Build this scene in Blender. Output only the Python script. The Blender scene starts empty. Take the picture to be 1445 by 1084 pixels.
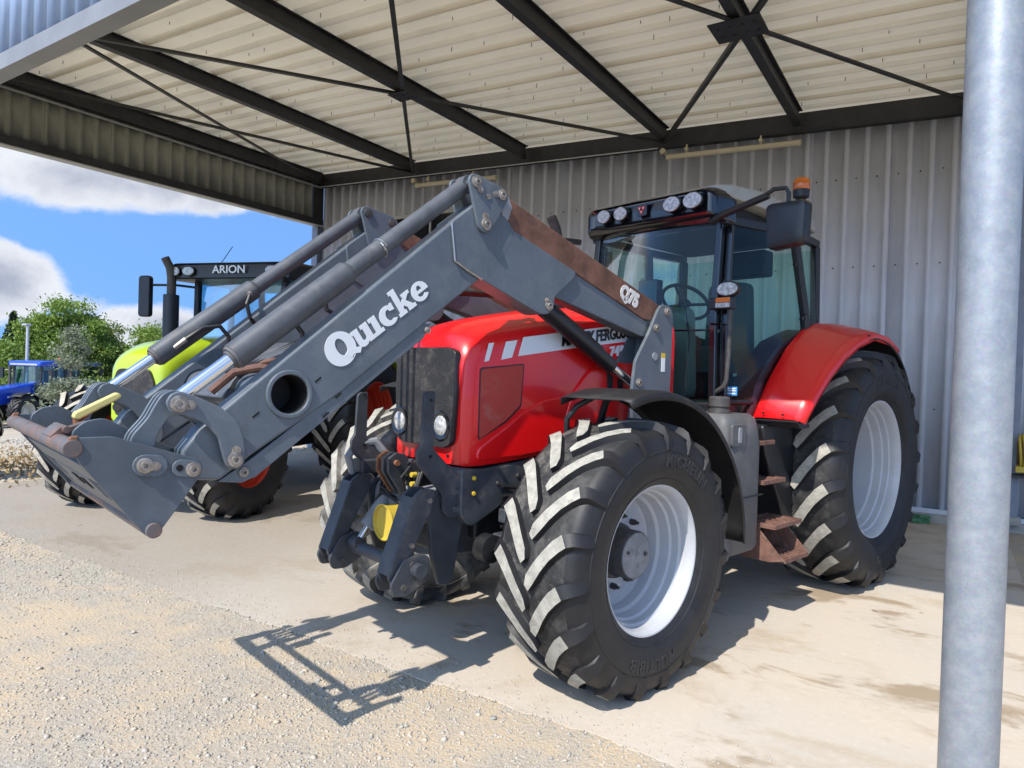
import bpy, bmesh, math, random
import numpy as np
from mathutils import Vector, Matrix, Euler
from mathutils.geometry import tessellate_polygon

random.seed(7)
RNG = np.random.default_rng(11)
SC = bpy.context.scene
COL = SC.collection
rad = math.radians

# ------------------------------------------------------------------ camera
CAM_YAW, CAM_PITCH, CAM_ROLL, CAM_H, CAM_F = rad(32.72), rad(-0.77), rad(1.78), 1.61, 964.6
cam_d = bpy.data.cameras.new('camera')
cam = bpy.data.objects.new('camera', cam_d)
COL.objects.link(cam)
_f = Vector((-math.sin(CAM_YAW) * math.cos(CAM_PITCH), math.cos(CAM_YAW) * math.cos(CAM_PITCH), math.sin(CAM_PITCH)))
_r0 = Vector((math.cos(CAM_YAW), math.sin(CAM_YAW), 0))
_u0 = _r0.cross(_f)
_r = _r0 * math.cos(CAM_ROLL) + _u0 * math.sin(CAM_ROLL)
_u = -_r0 * math.sin(CAM_ROLL) + _u0 * math.cos(CAM_ROLL)
cam.matrix_world = Matrix(((_r.x, _u.x, -_f.x, 0), (_r.y, _u.y, -_f.y, 0), (_r.z, _u.z, -_f.z, CAM_H), (0, 0, 0, 1)))
cam_d.sensor_fit = 'HORIZONTAL'
cam_d.sensor_width = 36.0
cam_d.lens = CAM_F * 36.0 / 1445.0
cam_d.clip_start = 0.05
cam_d.clip_end = 3000
SC.camera = cam

# ------------------------------------------------------------------ light
SUN_EL, SUN_AZ = rad(48.6), rad(180.5)      # azimuth from +Y, clockwise seen from above
sun_v = Vector((math.sin(SUN_AZ) * math.cos(SUN_EL), math.cos(SUN_AZ) * math.cos(SUN_EL), math.sin(SUN_EL)))
sl = bpy.data.lights.new('sun', 'SUN')
sl.energy = 2.75
sl.angle = rad(0.55)
sl.color = (1.0, 0.94, 0.855)
so = bpy.data.objects.new('sun', sl)
COL.objects.link(so)
so.rotation_euler = (-sun_v).to_track_quat('-Z', 'Y').to_euler()
so.location = sun_v * 60

SC.view_settings.view_transform = 'Standard'
SC.view_settings.look = 'None'
SC.view_settings.gamma = 1.0
SC.view_settings.use_curve_mapping = False
SC.view_settings.exposure = 1.2
SC.cycles.use_denoising = True
SC.cycles.max_bounces = 10
SC.cycles.diffuse_bounces = 5
SC.cycles.glossy_bounces = 4
SC.cycles.transparent_max_bounces = 24
SC.cycles.sample_clamp_indirect = 8.0

# ------------------------------------------------------------------ node helpers
def nnew(nt, kind, **kw):
    n = nt.nodes.new(kind)
    for k, v in kw.items():
        setattr(n, k, v)
    return n

class NT:
    """tiny wrapper to write node trees compactly"""
    def __init__(self, nt):
        self.nt = nt
    def n(self, kind, ins=None, **kw):
        nd = nnew(self.nt, kind, **kw)
        for k, v in (ins or {}).items():
            self.put(nd, k, v)
        return nd
    def put(self, nd, k, v):
        s = nd.inputs[k]
        if isinstance(v, bpy.types.NodeSocket):
            self.nt.links.new(v, s)
        else:
            s.default_value = v
    def math(self, op, a, b=0.5, clamp=False):
        nd = self.n('ShaderNodeMath', operation=op, use_clamp=clamp)
        self.put(nd, 0, a)
        self.put(nd, 1, b)
        return nd.outputs[0]
    def noise(self, vec, scale, detail=4.0, rough=0.55, dist=0.0):
        return self.n('ShaderNodeTexNoise', {'Vector': vec, 'Scale': scale, 'Detail': detail, 'Roughness': rough, 'Distortion': dist}).outputs[0]
    def ramp(self, fac, a, b):
        nd = self.n('ShaderNodeMapRange', {'Value': fac, 'From Min': a, 'From Max': b}, interpolation_type='SMOOTHSTEP')
        return nd.outputs[0]
    def mix(self, fac, a, b, blend='MIX'):
        nd = self.n('ShaderNodeMix', data_type='RGBA', blend_type=blend)
        self.put(nd, 0, fac)
        self.put(nd, 6, a)
        self.put(nd, 7, b)
        return nd.outputs[2]

def c4(c):
    return (c[0], c[1], c[2], 1.0)

# ------------------------------------------------------------------ world: blue sky with fair-weather clouds
world = bpy.data.worlds.new('World')
SC.world = world
world.use_nodes = True
wn = NT(world.node_tree)
for nd in list(world.node_tree.nodes):
    world.node_tree.nodes.remove(nd)
sky = wn.n('ShaderNodeTexSky', sky_type='NISHITA', sun_disc=False, sun_elevation=SUN_EL, sun_rotation=SUN_AZ, altitude=50.0, air_density=1.0, dust_density=0.6, ozone_density=1.6)
tc = wn.n('ShaderNodeTexCoord')
D = tc.outputs['Generated']
# clear dry air: the deep blue of the upper sky reaches down towards the horizon
lift = wn.n('ShaderNodeVectorMath', {0: wn.n('ShaderNodeVectorMath', {0: D, 1: (1, 1, 0.75)}, operation='MULTIPLY').outputs[0], 1: (0, 0, 0.60)}, operation='ADD')
wn.put(sky, 'Vector', wn.n('ShaderNodeVectorMath', {0: lift.outputs[0]}, operation='NORMALIZE').outputs[0])
sep = wn.n('ShaderNodeSeparateXYZ', {0: D})
zc = wn.math('MAXIMUM', sep.outputs[2], 0.0)
# flatten the cloud deck towards the horizon
den = wn.math('ADD', zc, 0.50)
px = wn.math('DIVIDE', sep.outputs[0], den)
py = wn.math('DIVIDE', sep.outputs[1], den)
pv = wn.n('ShaderNodeCombineXYZ', {0: px, 1: py, 2: 3.7})
n1 = wn.noise(pv.outputs[0], 1.5, 8.0, 0.56, 0.25)
n2 = wn.noise(D, 9.0, 7.0, 0.6, 0.2)
def blob(az, el, r_out, r_in, sq=1.0):
    v = Vector((math.sin(rad(az)) * math.cos(rad(el)), math.cos(rad(az)) * math.cos(rad(el)), math.sin(rad(el))))
    sub = wn.n('ShaderNodeVectorMath', {0: D, 1: v}, operation='SUBTRACT')
    mul = wn.n('ShaderNodeVectorMath', {0: sub.outputs[0], 1: (1, 1, sq)}, operation='MULTIPLY')
    ln = wn.n('ShaderNodeVectorMath', {0: mul.outputs[0]}, operation='LENGTH')
    nd = wn.n('ShaderNodeMapRange', {'Value': ln.outputs[1], 'From Min': r_out, 'From Max': r_in})
    return nd.outputs[0]
SKY_BLOBS = []
b1 = blob(-66, 12.9, 0.28, 0.0, 4.0)
b2 = blob(-70.5, 5.2, 0.09, 0.0, 1.3)
b3 = blob(-60, 2.6, 0.08, 0.0, 2.0)
bsum = wn.math('MAXIMUM', wn.math('MAXIMUM', b1, b2), wn.math('MULTIPLY', b3, 0.7))
clear = blob(-58, 7.4, 0.16, 0.04, 1.6)
# scattered clouds everywhere plus the banks seen beyond the eave
base = wn.math('ADD', wn.math('MULTIPLY', n1, 1.0), wn.math('MULTIPLY', bsum, 0.42))
base = wn.math('SUBTRACT', base, wn.math('MULTIPLY', clear, 0.20))
base = wn.math('ADD', base, wn.math('MULTIPLY', wn.math('SUBTRACT', n2, 0.5), 0.34))
mask = wn.ramp(base, 0.56, 0.655)
shade = wn.ramp(wn.math('ADD', wn.math('MULTIPLY', base, 1.0), wn.math('MULTIPLY', n2, 0.35)), 0.74, 1.12)
cloud = wn.mix(shade, c4((2.7, 2.75, 2.85)), c4((1.2, 1.3, 1.6)))
hz = wn.ramp(sep.outputs[2], -0.005, 0.02)
mask = wn.math('MULTIPLY', mask, hz)
skyc = wn.mix(wn.math('MULTIPLY', mask, 0.94), wn.mix(1.0, sky.outputs[0], c4((0.68, 0.90, 1.06)), 'MULTIPLY'), cloud)
bg = wn.n('ShaderNodeBackground', {'Color': skyc, 'Strength': 0.15})
wo = wn.n('ShaderNodeOutputWorld', {'Surface': bg.outputs[0]})

# ------------------------------------------------------------------ materials
MATS = {}
def material(name, color, rough=0.5, metal=0.0, coat=0.0, var=0.0, vscale=6.0, dirt=None, dirt_amt=0.0, dscale=5.0, bump=0.0, bscale=60.0, spec=0.5, emit=None, extra=None, dirt_thr=(0.52, 0.72)):
    m = bpy.data.materials.new(name)
    m.use_nodes = True
    t = NT(m.node_tree)
    b = m.node_tree.nodes['Principled BSDF']
    b.inputs['Roughness'].default_value = rough
    b.inputs['Metallic'].default_value = metal
    b.inputs['Specular IOR Level'].default_value = spec
    if coat:
        b.inputs['Coat Weight'].default_value = coat
        b.inputs['Coat Roughness'].default_value = 0.06
    col = c4(color)
    co = t.n('ShaderNodeTexCoord').outputs['Object']
    if var:
        nz = t.noise(co, vscale, 5, 0.6)
        lo = tuple(max(0, x * (1 - var)) for x in color)
        hi = tuple(min(1, x * (1 + var)) for x in color)
        col = t.mix(t.ramp(nz, 0.3, 0.7), c4(lo), c4(hi))
    if dirt:
        nz = t.noise(co, dscale, 8, 0.68, 0.4)
        f = t.math('MULTIPLY', t.ramp(nz, dirt_thr[0], dirt_thr[1]), dirt_amt)
        col = t.mix(f, col, c4(dirt))
        rr = t.n('ShaderNodeMapRange', {'Value': f, 'From Min': 0.0, 'From Max': 1.0, 'To Min': rough, 'To Max': 0.85}).outputs[0]
        t.put(b, 'Roughness', rr)
    t.put(b, 'Base Color', col)
    if bump:
        nz = t.noise(co, bscale, 5, 0.6)
        bp = t.n('ShaderNodeBump', {'Height': nz, 'Strength': bump, 'Distance': 0.01})
        t.put(b, 'Normal', bp.outputs[0])
    if emit:
        b.inputs['Emission Color'].default_value = c4(emit[0])
        b.inputs['Emission Strength'].default_value = emit[1]
    if extra:
        extra(t, b, co, col)
    MATS[name] = m
    return m

def scratched(t, b, co, col):
    v = t.n('ShaderNodeMapping', {'Vector': co, 'Scale': (3, 3, 3)})
    nz = t.noise(v.outputs[0], 9.0, 9, 0.75, 1.6)
    a = t.math('ABSOLUTE', t.math('SUBTRACT', nz, 0.5), 0)
    f = t.math('MULTIPLY', t.ramp(a, 0.010, 0.0), 0.26)
    spots = t.noise(co, 55.0, 2, 0.5)
    f2 = t.math('MULTIPLY', t.ramp(spots, 0.70, 0.76), 0.35)
    c2 = t.mix(f, col, (0.30, 0.31, 0.31, 1))
    c2 = t.mix(f2, c2, (0.035, 0.04, 0.045, 1))
    t.put(b, 'Base Color', c2)

material('red_paint', (0.72, 0.006, 0.008), 0.32, coat=0.45, dirt=(0.32, 0.14, 0.11), dirt_amt=0.16, dscale=3.0, dirt_thr=(0.5, 0.85))
material('red_mesh', (0.45, 0.045, 0.03), 0.6, dirt=(0.40, 0.2, 0.15), dirt_amt=0.4, dscale=7, bump=0.6, bscale=300)
material('dark_red', (0.055, 0.010, 0.014), 0.35)
material('loader_grey', (0.088, 0.107, 0.127), 0.42, var=0.14, vscale=4.0, dirt=(0.20, 0.21, 0.215), dirt_amt=0.35, dscale=3.2, extra=scratched, bump=0.05, bscale=90)
material('headstock_grey', (0.080, 0.096, 0.113), 0.45, var=0.2, vscale=5.0, dirt=(0.15, 0.085, 0.055), dirt_amt=0.55, dscale=6.5, extra=None, bump=0.08, bscale=90, dirt_thr=(0.60, 0.78))
material('cylinder_grey', (0.070, 0.076, 0.084), 0.48, var=0.2, vscale=9.0, dirt=(0.19, 0.17, 0.15), dirt_amt=0.4, dscale=8)
material('cast_grey', (0.044, 0.050, 0.060), 0.5, var=0.25, vscale=7.0, dirt=(0.16, 0.13, 0.105), dirt_amt=0.6, dscale=7)
material('pale_grey', (0.22, 0.235, 0.255), 0.45, var=0.1, dirt=(0.12, 0.1, 0.08), dirt_amt=0.5, dscale=9)
material('tank_grey', (0.085, 0.088, 0.092), 0.55, var=0.1, dirt=(0.22, 0.20, 0.18), dirt_amt=0.4, dscale=6, bump=0.1, bscale=200)
material('rust_guard', (0.135, 0.062, 0.042), 0.75, var=0.35, vscale=8, dirt=(0.21, 0.125, 0.085), dirt_amt=0.6, dscale=5, bump=0.25, bscale=70)
material('rust', (0.20, 0.085, 0.04), 0.8, var=0.4, vscale=20, dirt=(0.33, 0.19, 0.11), dirt_amt=0.7, dscale=18, bump=0.4, bscale=120)
material('worn_pin', (0.30, 0.265, 0.23), 0.42, metal=0.6, var=0.35, vscale=35, dirt=(0.17, 0.09, 0.06), dirt_amt=0.4, dscale=30)
material('worn_tube', (0.15, 0.095, 0.075), 0.6, metal=0.2, var=0.3, vscale=14, dirt=(0.11, 0.115, 0.125), dirt_amt=0.9, dscale=6, dirt_thr=(0.42, 0.6))
material('step_brown', (0.15, 0.075, 0.055), 0.8, var=0.3, vscale=16, dirt=(0.28, 0.2, 0.15), dirt_amt=0.6, dscale=14)
material('chrome', (0.78, 0.79, 0.81), 0.16, metal=1.0)
material('steel', (0.42, 0.42, 0.42), 0.35, metal=0.9, var=0.15, vscale=30)
material('black_hole', (0.004, 0.004, 0.005), 0.9)
material('black_plastic', (0.012, 0.013, 0.016), 0.38)
material('black_gloss', (0.007, 0.008, 0.011), 0.18, coat=0.5)
material('black_matte', (0.011, 0.011, 0.012), 0.6, var=0.3, dirt=(0.09, 0.075, 0.06), dirt_amt=0.22, dscale=6)
material('chassis_black', (0.009, 0.010, 0.012), 0.5, var=0.3, dirt=(0.08, 0.068, 0.055), dirt_amt=0.4, dscale=9)
material('hose_black', (0.012, 0.012, 0.013), 0.5)
material('rubber', (0.0105, 0.0105, 0.012), 0.55, var=0.2, vscale=10, dirt=(0.075, 0.070, 0.064), dirt_amt=0.22, dscale=5, bump=0.12, bscale=120, dirt_thr=(0.45, 0.85))
material('rubber_dusty', (0.04, 0.039, 0.038), 0.75, var=0.3, vscale=9, dirt=(0.26, 0.245, 0.215), dirt_amt=0.8, dscale=4, bump=0.15, bscale=120, dirt_thr=(0.38, 0.66))
def tread_dust(t, b, co, col):
    # dry dust settled between the lugs, thicker towards the inner half of the tread
    sp = t.n('ShaderNodeSeparateXYZ', {0: co})
    side = t.ramp(sp.outputs[0], 0.16, -0.20)
    n = t.noise(co, 9.0, 8, 0.7, 0.3)
    n2_ = t.noise(co, 42.0, 4, 0.65)
    f = t.math('ADD', t.math('MULTIPLY', t.ramp(n, 0.42, 0.72), t.math('ADD', t.math('MULTIPLY', side, 0.5), 0.22)), t.math('MULTIPLY', t.ramp(n2_, 0.62, 0.72), 0.35), True)
    t.put(b, 'Base Color', t.mix(f, col, (0.24, 0.225, 0.20, 1)))
material('rubber_tread', (0.014, 0.014, 0.015), 0.7, var=0.2, vscale=10, extra=tread_dust, bump=0.2, bscale=90)
material('rubber_letter', (0.019, 0.019, 0.021), 0.6)
material('lug_top', (0.34, 0.325, 0.28), 0.9, var=0.2, vscale=22, dirt=(0.11, 0.10, 0.09), dirt_amt=0.6, dscale=18, bump=0.5, bscale=160, dirt_thr=(0.56, 0.74))
material('lug_top_green', (0.36, 0.33, 0.27), 0.9, var=0.2, vscale=22, dirt=(0.10, 0.09, 0.08), dirt_amt=0.6, dscale=16)
material('rim_silver', (0.43, 0.445, 0.47), 0.36, var=0.05, vscale=5, dirt=(0.36, 0.33, 0.28), dirt_amt=0.35, dscale=6, coat=0.2)
material('rim_white', (0.62, 0.62, 0.58), 0.5, dirt=(0.3, 0.28, 0.24), dirt_amt=0.4)
material('rim_red', (0.52, 0.035, 0.012), 0.4, dirt=(0.3, 0.14, 0.1), dirt_amt=0.35, dscale=6)
material('hub_grey', (0.20, 0.21, 0.22), 0.5, var=0.2, vscale=12, dirt=(0.09, 0.075, 0.06), dirt_amt=0.6, dscale=14)
material('hub_dark', (0.055, 0.052, 0.05), 0.6, var=0.3, vscale=18, dirt=(0.14, 0.11, 0.08), dirt_amt=0.5, dscale=14)
material('white_decal', (0.70, 0.71, 0.72), 0.35)
material('white_worn', (0.62, 0.61, 0.60), 0.6, dirt=(0.16, 0.08, 0.055), dirt_amt=0.9, dscale=28, dirt_thr=(0.55, 0.62))
material('decal_edge', (0.03, 0.035, 0.05), 0.5)
material('black_decal', (0.01, 0.01, 0.01), 0.4)
material('blue_sticker', (0.06, 0.27, 0.55), 0.4)
material('yellow_sticker', (0.62, 0.43, 0.03), 0.5)
material('yellow_plastic', (0.55, 0.40, 0.045), 0.45, dirt=(0.3, 0.22, 0.1), dirt_amt=0.5, dscale=9)
material('lever_yellow', (0.60, 0.52, 0.19), 0.5, dirt=(0.3, 0.2, 0.1), dirt_amt=0.4, dscale=12)
material('amber_lens', (0.60, 0.14, 0.008), 0.2, coat=0.6)
material('lamp_glass', (0.40, 0.41, 0.41), 0.14, coat=0.6, var=0.45, vscale=45)
material('roof_white', (0.33, 0.335, 0.31), 0.4, dirt=(0.28, 0.27, 0.22), dirt_amt=0.5)
material('green_paint', (0.36, 0.50, 0.010), 0.3, coat=0.8, dirt=(0.4, 0.45, 0.2), dirt_amt=0.2)
material('blue_paint', (0.008, 0.05, 0.42), 0.3, coat=0.7)
material('mirror_glass', (0.5, 0.52, 0.55), 0.05, metal=1.0)
material('interior_grey', (0.16, 0.17, 0.17), 0.7)
material('seat_fabric', (0.10, 0.105, 0.11), 0.9, bump=0.3, bscale=400)
material('beam_dark', (0.020, 0.021, 0.023), 0.55, var=0.25, vscale=5, dirt=(0.06, 0.055, 0.05), dirt_amt=0.4, dscale=4)
material('brace_dark', (0.04, 0.04, 0.04), 0.5, metal=0.3, var=0.2, vscale=9)
def wall_streaks(t, b, co, col):
    v = t.n('ShaderNodeMapping', {'Vector': co, 'Scale': (9, 9, 0.7)})
    nz = t.noise(v.outputs[0], 2.0, 7, 0.65)
    c2 = t.mix(t.math('MULTIPLY', t.ramp(nz, 0.5, 0.8), 0.22), col, (0.16, 0.15, 0.13, 1))
    t.put(b, 'Base Color', c2)
material('trim_grey', (0.20, 0.205, 0.215), 0.45, var=0.1, vscale=3, extra=wall_streaks)
material('trim_pale', (0.40, 0.40, 0.39), 0.5, var=0.1)
def sheet_glow(t, b, co, col):
    # translucency added to brighten the ceiling; a little daylight passes the cream sheet
    tl = t.n('ShaderNodeBsdfTranslucent', {'Color': (0.88, 0.78, 0.58, 1)})
    mx = t.n('ShaderNodeMixShader', {0: 0.12, 1: b.outputs[0], 2: tl.outputs[0]})
    t.nt.links.new(mx.outputs[0], t.nt.nodes['Material Output'].inputs[0])
material('roof_cream', (0.84, 0.775, 0.63), 0.5, extra=sheet_glow, var=0.04, vscale=1.2, dirt=(0.40, 0.33, 0.22), dirt_amt=0.22, dscale=2.2, dirt_thr=(0.5, 0.8))
material('screw_dark', (0.05, 0.045, 0.04), 0.6)
material('wall_metal', (0.57, 0.585, 0.64), 0.36, var=0.05, vscale=1.5, extra=wall_streaks, coat=0.12)
material('fascia_inner', (0.27, 0.265, 0.215), 0.6, var=0.12, vscale=1.5, extra=wall_streaks)
material('fascia_blue', (0.30, 0.40, 0.56), 0.4, var=0.04, extra=wall_streaks)
def galv(t, b, co, col):
    nz = t.noise(co, 14.0, 6, 0.7)
    sp = t.noise(co, 120.0, 3, 0.6)
    vo = t.n('ShaderNodeTexVoronoi', {'Vector': co, 'Scale': 130.0}).outputs['Color']
    c2 = t.mix(t.ramp(nz, 0.35, 0.68), (0.235, 0.26, 0.29, 1), (0.315, 0.335, 0.355, 1))
    c2 = t.mix(0.035, c2, vo)
    f = t.math('MULTIPLY', t.ramp(sp, 0.58, 0.70), t.ramp(t.noise(co, 4.0, 3, 0.5), 0.42, 0.62))
    c2 = t.mix(t.math('MULTIPLY', f, 0.5), c2, (0.16, 0.20, 0.23, 1))
    t.put(b, 'Base Color', c2)
material('galvanised', (0.5, 0.53, 0.55), 0.45, metal=0.35, extra=galv, bump=0.05, bscale=150)
material('tube_cover', (0.50, 0.44, 0.30), 0.3)
material('post_paint', (0.20, 0.235, 0.30), 0.5, var=0.1)
material('concrete_kerb', (0.34, 0.33, 0.30), 0.9, var=0.15, vscale=4, bump=0.3, bscale=60)
material('stone_grey', (0.27, 0.27, 0.27), 0.9, var=0.2, bump=0.5, bscale=20)
material('bark', (0.10, 0.075, 0.055), 0.9, var=0.3, vscale=10, bump=0.5, bscale=30)
material('lamp_post', (0.45, 0.46, 0.47), 0.4, metal=0.4)
material('green_plastic', (0.05, 0.16, 0.07), 0.5, var=0.5, vscale=30)

def leaf_material(name, a, b_):
    m = bpy.data.materials.new(name)
    m.use_nodes = True
    t = NT(m.node_tree)
    nt = m.node_tree
    p = nt.nodes['Principled BSDF']
    at = t.n('ShaderNodeAttribute', attribute_name='tint').outputs['Fac']
    col = t.mix(at, c4(a), c4(b_))
    t.put(p, 'Base Color', col)
    p.inputs['Roughness'].default_value = 0.55
    tr = t.n('ShaderNodeBsdfTranslucent', {'Color': col})
    mx = t.n('ShaderNodeMixShader', {0: 0.35, 1: p.outputs[0], 2: tr.outputs[0]})
    out = nt.nodes['Material Output']
    nt.links.new(mx.outputs[0], out.inputs[0])
    MATS[name] = m
leaf_material('leaf_bright', (0.09, 0.17, 0.02), (0.27, 0.36, 0.06))
leaf_material('leaf_mid', (0.06, 0.115, 0.016), (0.19, 0.26, 0.05))
leaf_material('leaf_dark', (0.012, 0.03, 0.012), (0.035, 0.06, 0.025))
leaf_material('leaf_olive', (0.13, 0.16, 0.09), (0.30, 0.33, 0.22))
leaf_material('dry_grass', (0.30, 0.20, 0.08), (0.45, 0.34, 0.17))

def glass_material(name, tint, refl=1.0):
    m = bpy.data.materials.new(name)
    m.use_nodes = True
    nt = m.node_tree
    t = NT(nt)
    nt.nodes.remove(nt.nodes['Principled BSDF'])
    tr = t.n('ShaderNodeBsdfTransparent', {'Color': c4(tint)})
    gl = t.n('ShaderNodeBsdfGlossy', {'Color': (1, 1, 1, 1), 'Roughness': 0.02})
    fr = t.n('ShaderNodeFresnel', {'IOR': 1.5})
    f = t.math('MINIMUM', t.math('MULTIPLY', fr.outputs[0], refl, True), 0.30)
    mx = t.n('ShaderNodeMixShader', {0: f, 1: tr.outputs[0], 2: gl.outputs[0]})
    nt.links.new(mx.outputs[0], nt.nodes['Material Output'].inputs[0])
    MATS[name] = m
glass_material('cab_glass', (0.62, 0.86, 0.80), 0.5)
glass_material('blue_glass', (0.50, 0.80, 0.90), 1.0)
glass_material('window_glass', (0.30, 0.36, 0.33), 1.2)

# ------------------------------------------------------------------ mesh builder
class MB:
    def __init__(self):
        self.v, self.f, self.m = [], [], []
        self.cur = 0
    def add(self, vs, fs):
        o = len(self.v)
        self.v += [tuple(p) for p in vs]
        for f in fs:
            self.f.append(tuple(i + o for i in f))
            self.m.append(self.cur)
        return self
    def box(self, x0, x1, y0, y1, z0, z1):
        vs = [(x, y, z) for z in (z0, z1) for y in (y0, y1) for x in (x0, x1)]
        return self.add(vs, [(0, 2, 3, 1), (4, 5, 7, 6), (0, 1, 5, 4), (2, 6, 7, 3), (0, 4, 6, 2), (1, 3, 7, 5)])
    def beam(self, p0, p1, w, h, up=(0, 0, 1)):
        """rectangular bar from p0 to p1, w sideways, h along up"""
        p0, p1 = Vector(p0), Vector(p1)
        d = (p1 - p0).normalized()
        s = d.cross(Vector(up))
        if s.length < 1e-5:
            s = d.cross(Vector((1, 0, 0)))
        s.normalize()
        u = s.cross(d)
        vs = []
        for p in (p0, p1):
            for a, b in ((-1, -1), (1, -1), (1, 1), (-1, 1)):
                vs.append(p + s * (a * w / 2) + u * (b * h / 2))
        return self.add(vs, [(0, 1, 2, 3), (7, 6, 5, 4), (0, 4, 5, 1), (1, 5, 6, 2), (2, 6, 7, 3), (3, 7, 4, 0)])
    def prism(self, poly, a0, a1, axis=0, holes=()):
        """2D polygon (the two remaining axes in order) extruded along axis between a0 and a1"""
        loops = [list(poly)] + [list(h) for h in holes]
        def p3(q, a):
            if axis == 0:
                return (a, q[0], q[1])
            if axis == 1:
                return (q[0], a, q[1])
            return (q[0], q[1], a)
        flat = [q for l in loops for q in l]
        n = len(flat)
        vs = [p3(q, a0) for q in flat] + [p3(q, a1) for q in flat]
        fs = []
        if holes:
            tr = tessellate_polygon([[Vector((q[0], q[1], 0)) for q in l] for l in loops])
            for t in tr:
                fs.append(tuple(t))
                fs.append(tuple(i + n for i in reversed(t)))
        else:
            fs.append(tuple(range(n)))
            fs.append(tuple(reversed(range(n, 2 * n))))
        o = 0
        for l in loops:
            k = len(l)
            for i in range(k):
                j = (i + 1) % k
                fs.append((o + i, o + n + i, o + n + j, o + j))
            o += k
        return self.add(vs, fs)
    def ring_prism(self, poly, c, r, a0, a1, n=32, d=None):
        """polygon with one round hole, extruded along X; the caps are two clean n-gons"""
        P = [Vector(q) for q in poly]
        c = Vector(c)
        if d is None:
            d = min((((P[i] + P[(i + 1) % len(P)]) / 2 - c) for i in range(len(P))), key=lambda v: v.length)
        d = Vector(d).normalized()
        cuts = []
        for sg in (1, -1):
            best = None
            for i in range(len(P)):
                p, q = P[i], P[(i + 1) % len(P)]
                e = q - p
                den = d.x * sg * -e.y + d.y * sg * e.x
                if abs(den) < 1e-9:
                    continue
                w = p - c
                t = (w.x * -e.y + w.y * e.x) / den
                u = (d.x * sg * w.y - d.y * sg * w.x) / den
                if t > r * .9 and -1e-6 <= u <= 1 + 1e-6 and (best is None or t < best[0]):
                    best = (t, i, c + d * sg * t)
            cuts.append(best)
        out, mark = [], {}
        for i, p in enumerate(P):
            out.append(p)
            for k, b in enumerate(cuts):
                if b[1] == i:
                    mark[k] = len(out)
                    out.append(b[2])
        N = len(out)
        area = sum(out[i].x * out[(i + 1) % N].y - out[(i + 1) % N].x * out[i].y for i in range(N))
        sgn = 1 if area > 0 else -1
        a_ = math.atan2(d.y, d.x)
        hole = [c + Vector((math.cos(a_ + sgn * 2 * math.pi * k / n), math.sin(a_ + sgn * 2 * math.pi * k / n))) * r for k in range(n)]
        vs = [(a0, q.x, q.y) for q in out + hole] + [(a1, q.x, q.y) for q in out + hole]
        M = N + n
        def run(a, b, m):
            res = [a]
            while a != b:
                a = (a + 1) % m
                res.append(a)
            return res
        f1 = run(mark[0], mark[1], N) + [N + k for k in reversed(run(0, n // 2, n))]
        f2 = run(mark[1], mark[0], N) + [N + k for k in reversed(run(n // 2, 0, n))]
        fs = []
        for f in (f1, f2):
            fs.append(tuple(f))
            fs.append(tuple(i + M for i in reversed(f)))
        for i in range(N):
            j = (i + 1) % N
            fs.append((i, i + M, j + M, j))
        for i in range(n):
            j = (i + 1) % n
            fs.append((N + i, N + j, N + j + M, N + i + M))
        return self.add(vs, fs)
    def cyl(self, p0, p1, r0, r1=None, n=20, cap=True):
        r1 = r0 if r1 is None else r1
        p0, p1 = Vector(p0), Vector(p1)
        d = (p1 - p0).normalized()
        a = d.cross(Vector((0, 0, 1)))
        if a.length < 1e-3:
            a = d.cross(Vector((1, 0, 0)))
        a.normalize()
        b = d.cross(a)
        vs = []
        for p, r in ((p0, r0), (p1, r1)):
            for i in range(n):
                t = 2 * math.pi * i / n
                vs.append(p + a * (r * math.cos(t)) + b * (r * math.sin(t)))
        fs = [(i, (i + 1) % n, n + (i + 1) % n, n + i) for i in range(n)]
        if cap:
            fs += [tuple(reversed(range(n))), tuple(range(n, 2 * n))]
        return self.add(vs, fs)
    def tube(self, pts, r, n=10, cap=True):
        pts = [Vector(p) for p in pts]
        rs = r if isinstance(r, (list, tuple)) else [r] * len(pts)
        a = None
        vs = []
        for i, p in enumerate(pts):
            t = (pts[min(i + 1, len(pts) - 1)] - pts[max(i - 1, 0)]).normalized()
            if a is None:
                a = t.cross(Vector((0, 0, 1)))
                if a.length < 1e-3:
                    a = t.cross(Vector((1, 0, 0)))
            else:
                a = a - t * a.dot(t)
            a.normalize()
            b = t.cross(a)
            for k in range(n):
                w = 2 * math.pi * k / n
                vs.append(p + (a * math.cos(w) + b * math.sin(w)) * rs[i])
        fs = []
        for i in range(len(pts) - 1):
            for k in range(n):
                fs.append((i * n + k, i * n + (k + 1) % n, (i + 1) * n + (k + 1) % n, (i + 1) * n + k))
        if cap:
            fs += [tuple(reversed(range(n))), tuple(range((len(pts) - 1) * n, len(pts) * n))]
        return self.add(vs, fs)
    def lathe(self, prof, n=48, c=(0, 0, 0), axis=0):
        """profile of (along axis, radius)"""
        vs = []
        for a, r in prof:
            for k in range(n):
                w = 2 * math.pi * k / n
                q = (r * math.cos(w), r * math.sin(w))
                if axis == 0:
                    vs.append((c[0] + a, c[1] + q[0], c[2] + q[1]))
                elif axis == 1:
                    vs.append((c[0] + q[0], c[1] + a, c[2] + q[1]))
                else:
                    vs.append((c[0] + q[0], c[1] + q[1], c[2] + a))
        fs = []
        for i in range(len(prof) - 1):
            for k in range(n):
                fs.append((i * n + k, (i + 1) * n + k, (i + 1) * n + (k + 1) % n, i * n + (k + 1) % n))
        return self.add(vs, fs)
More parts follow.
